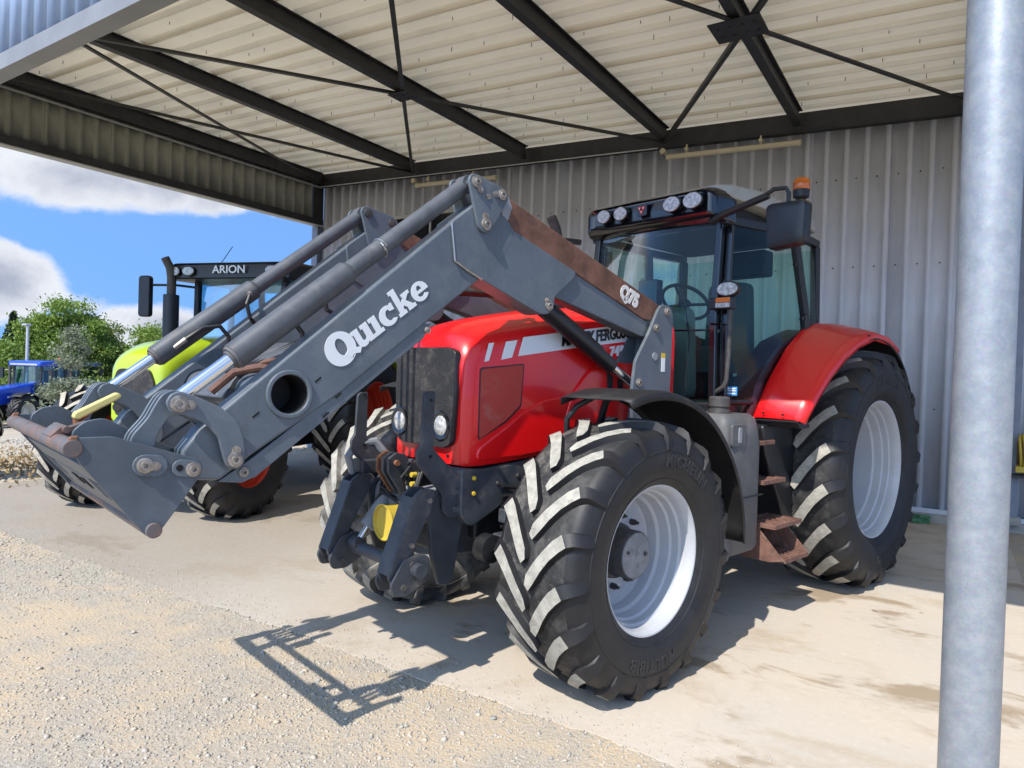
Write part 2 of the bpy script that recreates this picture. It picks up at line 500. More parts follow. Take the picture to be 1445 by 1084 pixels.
    def loft(self, secs, closed=False, caps=False):
        k = len(secs[0])
        vs = [p for s in secs for p in s]
        fs = []
        for i in range(len(secs) - 1):
            for j in range(k if closed else k - 1):
                j2 = (j + 1) % k
                fs.append((i * k + j, i * k + j2, (i + 1) * k + j2, (i + 1) * k + j))
        if caps:
            fs += [tuple(reversed(range(k))), tuple(range((len(secs) - 1) * k, len(secs) * k))]
        return self.add(vs, fs)
    def build(self, name, mats, parent=None, smooth=32, bevel=0.0, loc=None, rot=None, solid=0.0):
        me = bpy.data.meshes.new(name)
        me.from_pydata(self.v, [], self.f)
        ml = mats if isinstance(mats, (list, tuple)) else [mats]
        for q in ml:
            me.materials.append(MATS[q] if isinstance(q, str) else q)
        if len(ml) > 1:
            me.polygons.foreach_set('material_index', self.m)
        bm = bmesh.new()
        bm.from_mesh(me)
        bmesh.ops.remove_doubles(bm, verts=bm.verts, dist=1e-6)
        bmesh.ops.recalc_face_normals(bm, faces=bm.faces)
        bm.to_mesh(me)
        bm.free()
        if smooth:
            me.shade_smooth()
            me.set_sharp_from_angle(angle=rad(smooth))
        o = bpy.data.objects.new(name, me)
        COL.objects.link(o)
        if parent is not None:
            o.parent = parent
        if loc is not None:
            o.location = loc
        if rot is not None:
            o.rotation_euler = rot
        if solid:
            s = o.modifiers.new('thickness', 'SOLIDIFY')
            s.thickness = solid
            s.offset = 0
        if bevel:
            bv = o.modifiers.new('bevel', 'BEVEL')
            bv.width = bevel
            bv.segments = 2
            bv.limit_method = 'ANGLE'
            bv.angle_limit = rad(40)
            bv.use_clamp_overlap = True
            bv.harden_normals = True
        return o

def empty(name, loc=(0, 0, 0), rz=0.0, parent=None):
    o = bpy.data.objects.new(name, None)
    o.empty_display_size = 0.1
    COL.objects.link(o)
    o.location = loc
    o.rotation_euler = (0, 0, rz)
    if parent is not None:
        o.parent = parent
    return o

def tag(o, label=None, cat=None, group=None, kind=None):
    if label:
        o['label'] = label
    if cat:
        o['category'] = cat
    if group:
        o['group'] = group
    if kind:
        o['kind'] = kind
    return o

def copy_tree(o, parent=None):
    c = o.copy()
    COL.objects.link(c)
    c.parent = parent
    for ch in list(o.children):
        copy_tree(ch, c)
    return c

def circle(cy, cz, r, n=20, ry=None, rot=0.0):
    ry = r if ry is None else ry
    out = []
    for i in range(n):
        t = 2 * math.pi * i / n
        a, b = r * math.cos(t), ry * math.sin(t)
        out.append((cy + a * math.cos(rot) - b * math.sin(rot), cz + a * math.sin(rot) + b * math.cos(rot)))
    return out

def rounded(poly, r, seg=4):
    """round the corners of a 2D polygon; r is a number or a list"""
    n = len(poly)
    out = []
    for i in range(n):
        p = Vector(poly[i])
        a = Vector(poly[i - 1]) - p
        b = Vector(poly[(i + 1) % n]) - p
        rr = r[i] if isinstance(r, (list, tuple)) else r
        d = min(rr, a.length * 0.45, b.length * 0.45)
        if d < 1e-5:
            out.append(tuple(p))
            continue
        q0, q1 = p + a.normalized() * d, p + b.normalized() * d
        for k in range(seg + 1):
            t = k / seg
            out.append(tuple(q0 * (1 - t) ** 2 + p * 2 * t * (1 - t) + q1 * t * t))
    return out

def capsule(p, q, r, n=8):
    """2D stadium outline round the segment p-q"""
    p, q = Vector(p), Vector(q)
    d = (q - p).normalized()
    a0 = math.atan2(d.y, d.x)
    out = []
    for i in range(n + 1):
        t = a0 + math.pi / 2 + math.pi * i / n
        out.append((p.x + r * math.cos(t), p.y + r * math.sin(t)))
    for i in range(n + 1):
        t = a0 - math.pi / 2 + math.pi * i / n
        out.append((q.x + r * math.cos(t), q.y + r * math.sin(t)))
    return out

def text_mesh(s, size, depth=0.002, bold=0.0, shear=0.0, spacing=1.0):
    """returns verts and faces of flat lettering, centred, in the XY plane"""
    cu = bpy.data.curves.new('lettering', 'FONT')
    cu.body = s
    cu.size = size
    cu.extrude = depth
    cu.offset = bold
    cu.shear = shear
    cu.space_character = spacing
    cu.align_x = 'CENTER'
    cu.align_y = 'CENTER'
    cu.resolution_u = 4
    ob = bpy.data.objects.new('lettering_tmp', cu)
    COL.objects.link(ob)
    bpy.context.view_layer.update()
    dg = bpy.context.evaluated_depsgraph_get()
    me = ob.evaluated_get(dg).to_mesh()
    vs = [tuple(v.co) for v in me.vertices]
    fs = [tuple(p.vertices) for p in me.polygons]
    ob.evaluated_get(dg).to_mesh_clear()
    bpy.data.objects.remove(ob)
    bpy.data.curves.remove(cu)
    return vs, fs

def text_obj(name, s, size, mat, parent, origin, ex, ey, depth=0.002, bold=0.0, shear=0.0, sx=1.0, spacing=1.0):
    """lettering laid on a plane: origin + ex*x + ey*y, standing proud along ex x ey"""
    vs, fs = text_mesh(s, size, depth, bold, shear, spacing)
    ex, ey = Vector(ex).normalized(), Vector(ey).normalized()
    ez = ex.cross(ey)
    o = Vector(origin)
    mb = MB()
    mb.add([o + ex * (v[0] * sx) + ey * v[1] + ez * v[2] for v in vs], fs)
    return mb.build(name, mat, parent, smooth=0)
# ------------------------------------------------------------------ ground
def terrain(x, y):
    t = min(1.0, max(0.0, (-x - 12.0) / 20.0))
    t = t * t * (3 - 2 * t)
    return -0.005 - 1.25 * t

def ground_material():
    m = bpy.data.materials.new('gravel_ground')
    m.use_nodes = True
    t = NT(m.node_tree)
    b = m.node_tree.nodes['Principled BSDF']
    co = t.n('ShaderNodeTexCoord').outputs['Object']
    big = t.noise(co, 0.55, 5, 0.6)
    mid = t.noise(co, 4.0, 6, 0.65, 0.5)
    fine = t.noise(co, 70.0, 4, 0.7)
    sand = t.mix(t.ramp(mid, 0.35, 0.7), (0.46, 0.365, 0.25, 1), (0.41, 0.345, 0.255, 1))
    grey = t.mix(fine, (0.265, 0.24, 0.20, 1), (0.44, 0.39, 0.32, 1))
    f = t.ramp(t.math('ADD', t.math('MULTIPLY', big, 0.6), t.math('MULTIPLY', mid, 0.4)), 0.40, 0.62)
    col = t.mix(f, sand, grey)
    vo = t.n('ShaderNodeTexVoronoi', {'Vector': co, 'Scale': 55.0, 'Randomness': 1.0})
    peb = t.math('SUBTRACT', 1.0, vo.outputs['Distance'])
    shade = t.ramp(t.n('ShaderNodeSeparateColor', {0: vo.outputs['Color']}).outputs[0], 0.0, 1.0)
    col = t.mix(t.math('MULTIPLY', f, 0.35), col, t.mix(shade, (0.20, 0.185, 0.16, 1), (0.48, 0.44, 0.37, 1)))
    t.put(b, 'Base Color', col)
    b.inputs['Roughness'].default_value = 0.95
    h = t.math('ADD', t.math('MULTIPLY', peb, 0.6), fine)
    bp = t.n('ShaderNodeBump', {'Height': h, 'Strength': 0.55, 'Distance': 0.012})
    t.put(b, 'Normal', bp.outputs[0])
    MATS['gravel_ground'] = m
ground_material()

def concrete_material():
    m = bpy.data.materials.new('concrete_slab')
    m.use_nodes = True
    t = NT(m.node_tree)
    b = m.node_tree.nodes['Principled BSDF']
    co = t.n('ShaderNodeTexCoord').outputs['Object']
    n0 = t.noise(co, 0.6, 5, 0.6, 0.3)
    sx = t.n('ShaderNodeMapping', {'Vector': co, 'Scale': (1.0, 1.5, 1.0), 'Rotation': (0, 0, 0.35)})
    n1 = t.noise(sx.outputs[0], 1.4, 8, 0.68, 0.6)
    n2 = t.noise(co, 22.0, 6, 0.7)
    n3 = t.noise(co, 150.0, 3, 0.6)
    col = t.mix(t.ramp(n0, 0.35, 0.68), (0.50, 0.43, 0.345, 1), (0.455, 0.415, 0.355, 1))
    col = t.mix(t.math('MULTIPLY', t.ramp(n1, 0.48, 0.68), 0.75), col, (0.385, 0.315, 0.225, 1))
    col = t.mix(t.math('MULTIPLY', t.ramp(n2, 0.48, 0.76), 0.45), col, (0.58, 0.535, 0.46, 1))
    col = t.mix(t.math('MULTIPLY', t.ramp(n3, 0.56, 0.78), 0.30), col, (0.30, 0.26, 0.205, 1))
    sy = t.n('ShaderNodeMapping', {'Vector': co, 'Scale': (0.9, 1.5, 1.0), 'Location': (3.3, 1.7, 0), 'Rotation': (0, 0, 0.5)})
    st = t.noise(sy.outputs[0], 1.1, 7, 0.62, 0.4)
    col = t.mix(t.math('MULTIPLY', t.ramp(st, 0.56, 0.64), 0.75), col, (0.245, 0.175, 0.10, 1))
    # the older bays to the left have weathered to a dull grey
    sq = t.n('ShaderNodeSeparateXYZ', {0: co})
    old = t.ramp(t.math('ADD', sq.outputs[0], t.math('MULTIPLY', n0, 3.0)), -0.6, -4.2)
    col = t.mix(t.math('MULTIPLY', old, 0.75), col, t.mix(n2, (0.165, 0.145, 0.115, 1), (0.31, 0.275, 0.23, 1)))
    # drips of oil and water
    dr = t.noise(co, 5.5, 3, 0.5, 0.2)
    col = t.mix(t.math('MULTIPLY', t.ramp(dr, 0.735, 0.76), 0.7), col, (0.14, 0.105, 0.07, 1))
    # mottled darker brown towards the back wall
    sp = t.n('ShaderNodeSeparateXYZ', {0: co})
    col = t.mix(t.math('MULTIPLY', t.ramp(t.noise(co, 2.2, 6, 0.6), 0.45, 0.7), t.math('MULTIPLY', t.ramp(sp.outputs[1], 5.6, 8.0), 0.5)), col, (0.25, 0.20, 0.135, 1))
    # fine pitting
    vo = t.n('ShaderNodeTexVoronoi', {'Vector': t.n('ShaderNodeVectorMath', {0: co, 1: t.n('ShaderNodeTexNoise', {'Vector': co, 'Scale': 3.0, 'Detail': 4.0}).outputs['Color']}, operation='ADD').outputs[0], 'Scale': 0.42}, feature='DISTANCE_TO_EDGE')
    col = t.mix(t.math('MULTIPLY', t.ramp(vo.outputs[0], 0.004, 0.0), 0.10), col, (0.2, 0.17, 0.13, 1))
    t.put(b, 'Base Color', col)
    b.inputs['Roughness'].default_value = 0.82
    bp = t.n('ShaderNodeBump', {'Height': t.math('ADD', n2, t.math('MULTIPLY', n3, 0.4)), 'Strength': 0.20, 'Distance': 0.006})
    t.put(b, 'Normal', bp.outputs[0])
    MATS['concrete_slab'] = m
concrete_material()

def grid_lines(lo, hi, fine_lo, fine_hi, step):
    xs = list(np.arange(fine_lo, fine_hi + 1e-6, step))
    k, g = fine_lo, step
    left = []
    while k > lo:
        g *= 1.45
        k -= g
        left.append(max(k, lo))
    k, g = fine_hi, step
    right = []
    while k < hi:
        g *= 1.45
        k += g
        right.append(min(k, hi))
    return left[::-1] + xs + right

gx = grid_lines(-1200, 1200, -34, 6, 0.5)
gy = grid_lines(-1200, 1200, -2, 22, 0.5)
mb = MB()
mb.loft([[(x, y, terrain(x, y)) for x in gx] for y in gy])
tag(mb.build('gravel_ground', 'gravel_ground', smooth=60), kind='structure')

SLAB_Y0, SLAB_X0, SLAB_X1 = 2.79, -10.3, 0.56
def slab_edge(x):
    return SLAB_Y0 + 0.014 * math.sin(x * 3.1) + 0.010 * math.sin(x * 9.3 + 1) + 0.008 * math.sin(x * 23) + 0.006 * math.sin(x * 47 + 2)
sxs = np.arange(SLAB_X0, SLAB_X1 + 0.03, 0.06)
mb = MB()
poly = [(x, slab_edge(x)) for x in sxs] + [(SLAB_X1, 10.2), (SLAB_X0, 10.2)]
mb.prism(poly, -0.15, 0.0, axis=2)
tag(mb.build('concrete_slab', 'concrete_slab', smooth=0), kind='structure')

# ------------------------------------------------------------------ loose stones on the gravel
def rock_template(k):
    r = np.random.default_rng(k)
    bm = bmesh.new()
    bmesh.ops.create_icosphere(bm, subdivisions=1, radius=1.0)
    v = np.array([p.co[:] for p in bm.verts])
    v *= (0.72 + 0.5 * r.random((len(v), 1)))
    v *= np.array([1.0, 0.75 + 0.3 * r.random(), 0.45 + 0.25 * r.random()])
    f = np.array([[q.index for q in p.verts] for p in bm.faces])
    bm.free()
    return v, f

def stones(name, xs, ys, zs, sizes, mats, seed=3):
    r = np.random.default_rng(seed)
    tpl = [rock_template(50 + k) for k in range(9)]
    V, F, T = [], [], []
    off = 0
    kind = r.integers(0, len(tpl), len(xs))
    for k in range(len(tpl)):
        idx = np.where(kind == k)[0]
        if not len(idx):
            continue
        v, f = tpl[k]
        a = r.random(len(idx)) * 2 * math.pi
        ca, sa = np.cos(a), np.sin(a)
        tilt = (r.random(len(idx)) - 0.5) * 0.7
        s = sizes[idx]
        px = v[None, :, 0] * s[:, None]
        py = v[None, :, 1] * s[:, None]
        pz = v[None, :, 2] * s[:, None] + px * tilt[:, None]
        X = px * ca[:, None] - py * sa[:, None] + xs[idx][:, None]
        Y = px * sa[:, None] + py * ca[:, None] + ys[idx][:, None]
        Z = pz + (zs[idx] + s * 0.16)[:, None]
        V.append(np.stack([X, Y, Z], -1).reshape(-1, 3))
        F.append((f[None] + (np.arange(len(idx)) * len(v))[:, None, None] + off).reshape(-1, 3))
        T.append(np.repeat(r.random(len(idx)), len(v)))
        off += len(idx) * len(v)
    V, F, T = np.concatenate(V), np.concatenate(F), np.concatenate(T)
    me = bpy.data.meshes.new(name)
    me.vertices.add(len(V))
    me.vertices.foreach_set('co', V.ravel())
    me.loops.add(len(F) * 3)
    me.loops.foreach_set('vertex_index', F.ravel().astype(np.int32))
    me.polygons.add(len(F))
    me.polygons.foreach_set('loop_start', np.arange(0, len(F) * 3, 3, dtype=np.int32))
    me.update(calc_edges=True)
    at = me.attributes.new('tint', 'FLOAT', 'POINT')
    at.data.foreach_set('value', T.astype(np.float32))
    me.materials.append(MATS[mats])
    o = bpy.data.objects.new(name, me)
    COL.objects.link(o)
    return o

def stone_mat():
    m = bpy.data.materials.new('loose_stone')
    m.use_nodes = True
    t = NT(m.node_tree)
    b = m.node_tree.nodes['Principled BSDF']
    at = t.n('ShaderNodeAttribute', attribute_name='tint').outputs['Fac']
    cr = t.n('ShaderNodeValToRGB', {0: at})
    e = cr.color_ramp.elements
    e[0].color, e[0].position = (0.24, 0.235, 0.22, 1), 0.0
    e[1].color, e[1].position = (0.43, 0.39, 0.325, 1), 1.0
    for p, c in ((0.3, (0.33, 0.315, 0.285, 1)), (0.6, (0.40, 0.37, 0.315, 1)), (0.8, (0.46, 0.385, 0.28, 1))):
        q = e.new(p)
        q.color = c
    co = t.n('ShaderNodeTexCoord').outputs['Object']
    nz = t.noise(co, 180.0, 3, 0.6)
    t.put(b, 'Base Color', t.mix(t.math('MULTIPLY', nz, 0.4), cr.outputs[0], (0.46, 0.41, 0.33, 1)))
    b.inputs['Roughness'].default_value = 0.92
    MATS['loose_stone'] = m
stone_mat()

def gravel_patch():
    r = np.random.default_rng(5)
    def mask(x, y):
        # patches swept bare by tyres between stony strips
        return 0.5 + 0.28 * np.sin(x * 1.7 + 0.9 * np.sin(y * 2.3)) + 0.26 * np.sin(y * 3.1 - 0.8 * x + 1.3 * np.sin(x * 0.9))
    X, Y = [], []
    S = []
    for n, x0, x1, y0, y1, lo, hi, pw in ((70000, -7.2, 0.2, 0.9, 2.80, 0.002, 0.0095, 3.0), (1100, -7.2, 0.2, 0.9, 2.80, 0.008, 0.019, 2.6), (9000, -12.0, -6.8, 0.5, 2.80, 0.006, 0.022, 2.4), (14000, -24, -10.3, 1.5, 12, 0.015, 0.045, 2.0)):
        x = x0 + (x1 - x0) * r.random(n)
        y = y0 + (y1 - y0) * r.random(n)
        k = r.random(n) < np.clip(mask(x, y), 0.16, 1.0)
        k &= (y < SLAB_Y0 - 0.004 + 0.02 * r.random(n)) | (x < SLAB_X0 - 0.02)
        X.append(x[k])
        Y.append(y[k])
        S.append((lo + (hi - lo) * r.random(n) ** pw)[k])
    # a few stones kicked up onto the slab edge
    n = 3200
    x = -7.5 + 7.8 * r.random(n)
    y = SLAB_Y0 - 0.02 + 0.34 * r.random(n) ** 3.2
    X.append(x)
    Y.append(y)
    S.append(0.0022 + 0.006 * r.random(n) ** 2)
    X, Y, S = np.concatenate(X), np.concatenate(Y), np.concatenate(S)
    Z = np.array([0.0 if (y > SLAB_Y0 and x > SLAB_X0) else terrain(x, y) for x, y in zip(X, Y)])
    o = stones('gravel', X, Y, Z, S, 'loose_stone')
    tag(o, 'loose grey and beige gravel scattered over the sandy yard', 'gravel', kind='stuff')
gravel_patch()

# ------------------------------------------------------------------ the open shed
ROOF_S = -0.0432
def roof_z(x):
    return 5.135 + ROOF_S * (x + 0.576)
X_L, Y_W, Y_F = -10.97, 9.69, 2.70
X_R = 3.9
shed = empty('open_shed', (-4.0, 6.2, 0))
tag(shed, 'open fronted metal shed with ribbed walls, cream corrugated roof and black beams', 'shed')
SH = Vector((-4.0, 6.2, 0))
def sh(mbuild, name, mat, **kw):
    """shed parts are written in world metres and moved into the shed's own frame"""
    mbuild.v = [(p[0] - SH.x, p[1] - SH.y, p[2] - SH.z) for p in mbuild.v]
    return mbuild.build(name, mat, shed, **kw)

def interp1(pts, u):
    for (ua, ha), (ub, hb) in zip(pts[:-1], pts[1:]):
        if ua <= u <= ub:
            return ha + (hb - ha) * (u - ua) / max(ub - ua, 1e-9)
    return 0.0
def rib_profile(u0, u1, pitch, depth, pan=0.62, top=0.16, phase=0.0):
    """(u, h) polyline of trapezoid ribs, cut to [u0, u1]"""
    k0 = int(math.floor((u0 - phase) / pitch)) - 1
    pts = []
    sl = (1 - pan - top) / 2
    for k in range(k0, k0 + int((u1 - u0) / pitch) + 4):
        b = phase + k * pitch
        for q, h in ((0, 0), (pan, 0), (pan + sl, 1), (pan + sl + top, 1)):
            pts.append((b + q * pitch, h * depth))
    out = [(u0, interp1(pts, u0))] + [(a, b) for a, b in pts if u0 + 1e-4 < a < u1 - 1e-4] + [(u1, interp1(pts, u1))]
    return out

WP = 0.235
phase_w = -1.426
# back wall: sheets of four ribs
x = X_L + 0.02
first = phase_w - math.ceil((phase_w - x) / WP) * WP
edges = [x] + [first + WP * 4 * k for k in range(1, 18) if first + WP * 4 * k < X_R] + [X_R]
for i, (a, b) in enumerate(zip(edges[:-1], edges[1:])):
    pr = rib_profile(a, b + 0.03, WP, 0.042, 0.70, 0.18, phase_w)
    off = 0.003 * (i % 2)
    mb = MB()
    mb.loft([[(u, Y_W - h - off, z if z < 1 else roof_z(u) - 0.05) for u, h in pr] for z in (0.13, 9)])
    sh(mb, 'wall_sheet', 'wall_metal', smooth=20, solid=0.0015)
# screws of the wall sheets
mb = MB()
for zz in (1.35, 3.12, 4.25):
    for k in range(-44, 20):
        u = phase_w + WP * k + WP * 0.78 - 0.1
        if X_L + 0.1 < u < X_R:
            mb.cyl((u, Y_W - 0.002, zz + random.uniform(-.01, .01)), (u, Y_W - 0.012, zz), 0.009, n=6)
o = sh(mb, 'wall_screws', 'screw_dark', smooth=0)
tag(o, kind='stuff')
mb = MB().box(X_L, X_R, Y_W - 0.10, Y_W + 0.1, -0.05, 0.10)
sh(mb, 'wall_plinth', 'concrete_kerb', bevel=0.008)
mb = MB().box(X_L, X_R, Y_W - 0.075, Y_W - 0.045, 0.104, 0.16)
sh(mb, 'drip_flashing', 'wall_metal')

def sloped_bar(x0, x1, y0, y1, dz0, dz1):
    """bar along X that follows the roof slope, dz measured down from the roof"""
    mb = MB()
    vs = []
    for xx in (x0, x1):
        for yy in (y0, y1):
            for dz in (dz0, dz1):
                vs.append((xx, yy, roof_z(xx) - dz))
    mb.add(vs, [(0, 1, 3, 2), (4, 6, 7, 5), (0, 4, 5, 1), (2, 3, 7, 6), (0, 2, 6, 4), (1, 5, 7, 3)])
    return mb
m1 = sloped_bar(X_L, X_R, Y_W - 0.085, Y_W - 0.075, 0.012, 0.27)
m2 = sloped_bar(X_L, X_R, Y_W - 0.16, Y_W - 0.045, 0.27, 0.285)
m1.add(m2.v, m2.f)
sh(m1, 'wall_beam', 'beam_dark')
m1 = sloped_bar(X_L + 0.05, -3.72, Y_W - 0.170, Y_W - 0.155, 0.283, 0.298)
sh(m1, 'trim_strip', 'trim_pale')
m1 = sloped_bar(X_L, X_R, Y_F + 0.10, Y_F + 0.24, 0.02, 0.30)
sh(m1, 'front_beam', 'beam_dark')

# purlins: I-beams from the front to the wall
PURL = [-8.4, -6.0, -3.6, -1.8, 0.17, 1.9, 3.6]
def i_profile(w, h, t):
    return [(-w / 2, 0), (w / 2, 0), (w / 2, t), (t * .6, t), (t * .6, h - t), (w / 2, h - t), (w / 2, h), (-w / 2, h), (-w / 2, h - t), (-t * .6, h - t), (-t * .6, t), (-w / 2, t)]
for px_ in PURL:
    zt = roof_z(px_) - 0.012
    mb = MB().prism([(px_ + a, zt - 0.20 + b) for a, b in i_profile(0.10, 0.20, 0.012)], Y_F + 0.245, Y_W - 0.162, axis=1)
    sh(mb, 'roof_beam', 'beam_dark', smooth=0)
# beam along the left eave, its light trim and the rail under the panels
zl = roof_z(X_L)
mb = MB().prism([(X_L + 0.10 + a, zl - 0.25 + b) for a, b in i_profile(0.12, 0.23, 0.014)], Y_F + 0.245, Y_W - 0.165, axis=1)
sh(mb, 'eave_beam', 'beam_dark', smooth=0)
mb = MB().box(X_L + 0.045, X_L + 0.062, Y_F + 0.1, Y_W - 0.1, 5.275, 5.305)
sh(mb, 'trim_strip', 'trim_pale')
for i in range(8):
    a, b = Y_F + 0.02 + i * 0.92, min(Y_F + 0.02 + (i + 1) * 0.92, Y_W - 0.30)
    if b - a < 0.1:
        break
    pr = rib_profile(a, b, 0.23, 0.034, 0.60, 0.28, 0.02)
    mb = MB()
    mb.loft([[(X_L - 0.02 + h, u, z) for u, h in pr] for z in (4.60, zl + 0.05)])
    sh(mb, 'side_fascia_sheet', 'fascia_inner', smooth=20, solid=0.002)
mb = MB().box(X_L + 0.018, X_L + 0.085, Y_F, Y_W - 0.05, 4.53, 4.645)
sh(mb, 'side_rail', 'beam_dark', bevel=0.004)
mb = MB().box(X_L - 0.06, X_L + 0.10, Y_F, Y_W + 0.05, 4.505, 4.522)
sh(mb, 'drip_edge', 'trim_pale')
mb = MB().box(X_L - 0.02, X_L + 0.06, Y_W - 0.29, Y_W - 0.04, 4.53, zl)
sh(mb, 'corner_plate', 'beam_dark')
mb = MB().prism([(X_L + 0.0 + a, Y_W - 0.20 + b) for a, b in i_profile(0.16, 0.16, 0.012)], 0.0, 4.50, axis=2)
sh(mb, 'corner_post', 'post_paint', smooth=0)

# front fascia with its trim
for i in range(17):
    a, b = X_L - 0.1 + i * 0.94, min(X_L - 0.1 + (i + 1) * 0.94, X_R)
    if b <= a:
        break
    pr = rib_profile(a, b, 0.235, 0.03, 0.60, 0.20, 0.0)
    mb = MB()
    mb.loft([[(u, Y_F - h, z) for u, h in pr] for z in (4.335, 5.95)])
    sh(mb, 'front_fascia_sheet', 'fascia_blue', smooth=20, solid=0.002)
mb = MB().prism([(Y_F - 0.045, 4.20), (Y_F + 0.10, 4.20), (Y_F + 0.10, 4.215), (Y_F - 0.03, 4.215), (Y_F - 0.035, 4.345), (Y_F - 0.045, 4.345)], X_L - 0.1, X_R, axis=0)
sh(mb, 'front_trim', 'trim_grey')
mb = MB().box(X_L, X_R, Y_F + 0.03, Y_F + 0.09, 4.23, 4.36)
sh(mb, 'front_rail', 'trim_pale')

# roof sheets, ribs running along X
RP = 0.31
yb = [Y_F - 0.02 + k * RP * 3 for k in range(9)]
yb = [y for y in yb if y < Y_W] + [Y_W + 0.1]
for i, (a, b) in enumerate(zip(yb[:-1], yb[1:])):
    pr = rib_profile(a, b + 0.04, RP, 0.050, 0.56, 0.22, Y_F)
    mb = MB()
    xs_ = [X_L - 0.1, -7.2, -4.8, -2.0, X_R]
    mb.loft([[(xx, u, roof_z(xx) + h + 0.003 * (i % 2)) for u, h in pr] for xx in xs_])
    sh(mb, 'roof_sheet', 'roof_cream', smooth=20)
mb = MB()
for k in range(int((Y_W - Y_F) / RP)):
    for xx in np.arange(X_L + 0.5, X_R, 0.62):
        u = Y_F + k * RP + RP * 0.25
        if random.random() < 0.45:
            continue
        xx2 = xx + random.uniform(-0.28, 0.28)
        u += random.uniform(-0.05, 0.05)
        mb.cyl((xx2, u, roof_z(xx2)), (xx2, u, roof_z(xx2) - random.uniform(0.03, 0.055)), 0.004, n=5)
o = sh(mb, 'roof_screws', 'screw_dark', smooth=0)
tag(o, kind='stuff')

# diagonal wind braces
def brace(x0, y0, x1, y1, dz):
    mb = MB()
    p0, p1 = Vector((x0, y0, roof_z(x0) - dz)), Vector((x1, y1, roof_z(x1) - dz))
    mb.beam(p0, p1, 0.05, 0.006)
    d = (p1 - p0).normalized()
    s = d.cross(Vector((0, 0, 1))).normalized()
    mb.beam(p0 + s * 0.024 + Vector((0, 0, 0.022)), p1 + s * 0.024 + Vector((0, 0, 0.022)), 0.006, 0.05)
    sh(mb, 'wind_brace', 'brace_dark', smooth=0)
YA, YB = 3.62, 9.50
for x0, x1, d in ((-10.85, -8.4, 0.235), (-8.4, -3.6, 0.232), (-3.6, 0.17, 0.232), (0.17, 3.6, 0.232)):
    brace(x0, YB, x1, YA, d)
    brace(x1, YB, x0, YA, d + 0.012)
for gx_ in (-6.0, -1.8):
    z = roof_z(gx_) - 0.228
    h = 0.24 if gx_ > -3 else 0.15
    mb = MB().prism([(gx_ - h, 6.56 - h * .85), (gx_ + h, 6.56 - h * .85), (gx_ + h, 6.56 + h * .85), (gx_ - h, 6.56 + h * .85)], z - 0.03, z - 0.02, axis=2)
    g = sh(mb, 'gusset_plate', 'beam_dark', bevel=0.002)
    mb = MB()
    for a in (-.7, -.25, .25, .7):
        for b_ in (-.35, .35):
            mb.cyl((gx_ + a * h - SH.x, 6.56 + b_ * h - SH.y, z - 0.03), (gx_ + a * h - SH.x, 6.56 + b_ * h - SH.y, z - 0.044), 0.011, n=6)
    mb.build('bolts', 'brace_dark', g)

# round columns at the open front
for cx in (0.086, -10.86):
    mb = MB()
    mb.cyl((cx, Y_F, 0.0), (cx, Y_F, 4.9), 0.0845, n=48)
    sh(mb, 'column', 'galvanised')
    mb = MB().prism(rounded([(cx - .16, Y_F - .16), (cx + .16, Y_F - .16), (cx + .16, Y_F + .16), (cx - .16, Y_F + .16)], .02), 0.0, 0.018, axis=2)
    sh(mb, 'base_plate', 'galvanised')
# post on the back wall
mb = MB().box(0.575, 0.665, Y_W - 0.19, Y_W - 0.08, 0.19, 4.8)
sh(mb, 'wall_post', 'post_paint', bevel=0.003)
mb = MB().box(0.545, 0.70, Y_W - 0.23, Y_W - 0.04, 0.10, 0.19)
sh(mb, 'post_foot', 'concrete_kerb', bevel=0.006)
# high window in the wall
wroot = MB()
fx0, fx1, fz0, fz1 = -9.25, -6.85, 3.75, 4.52
mb = MB().prism([(fx0, fz0), (fx1, fz0), (fx1, fz1), (fx0, fz1)], Y_W - 0.085, Y_W - 0.048, axis=1, holes=[[(fx0 + .06, fz0 + .06), (fx1 - .06, fz0 + .06), (fx1 - .06, fz1 - .06), (fx0 + .06, fz1 - .06)]])
w = sh(mb, 'window_frame', 'trim_pale', bevel=0.003)
for a, b in ((fx0 + .06, (fx0 + fx1) / 2 - .02), ((fx0 + fx1) / 2 + .02, fx1 - .06)):
    mb = MB().box(a - SH.x, b - SH.x, Y_W - 0.066 - SH.y, Y_W - 0.060 - SH.y, fz0 + .06, fz1 - .06)
    mb.build('pane', 'black_gloss', w)
mb = MB().box((fx0 + fx1) / 2 - .02 - SH.x, (fx0 + fx1) / 2 + .02 - SH.x, Y_W - 0.08 - SH.y, Y_W - 0.05 - SH.y, fz0 + .06, fz1 - .06)
mb.build('mullion', 'trim_pale', w)

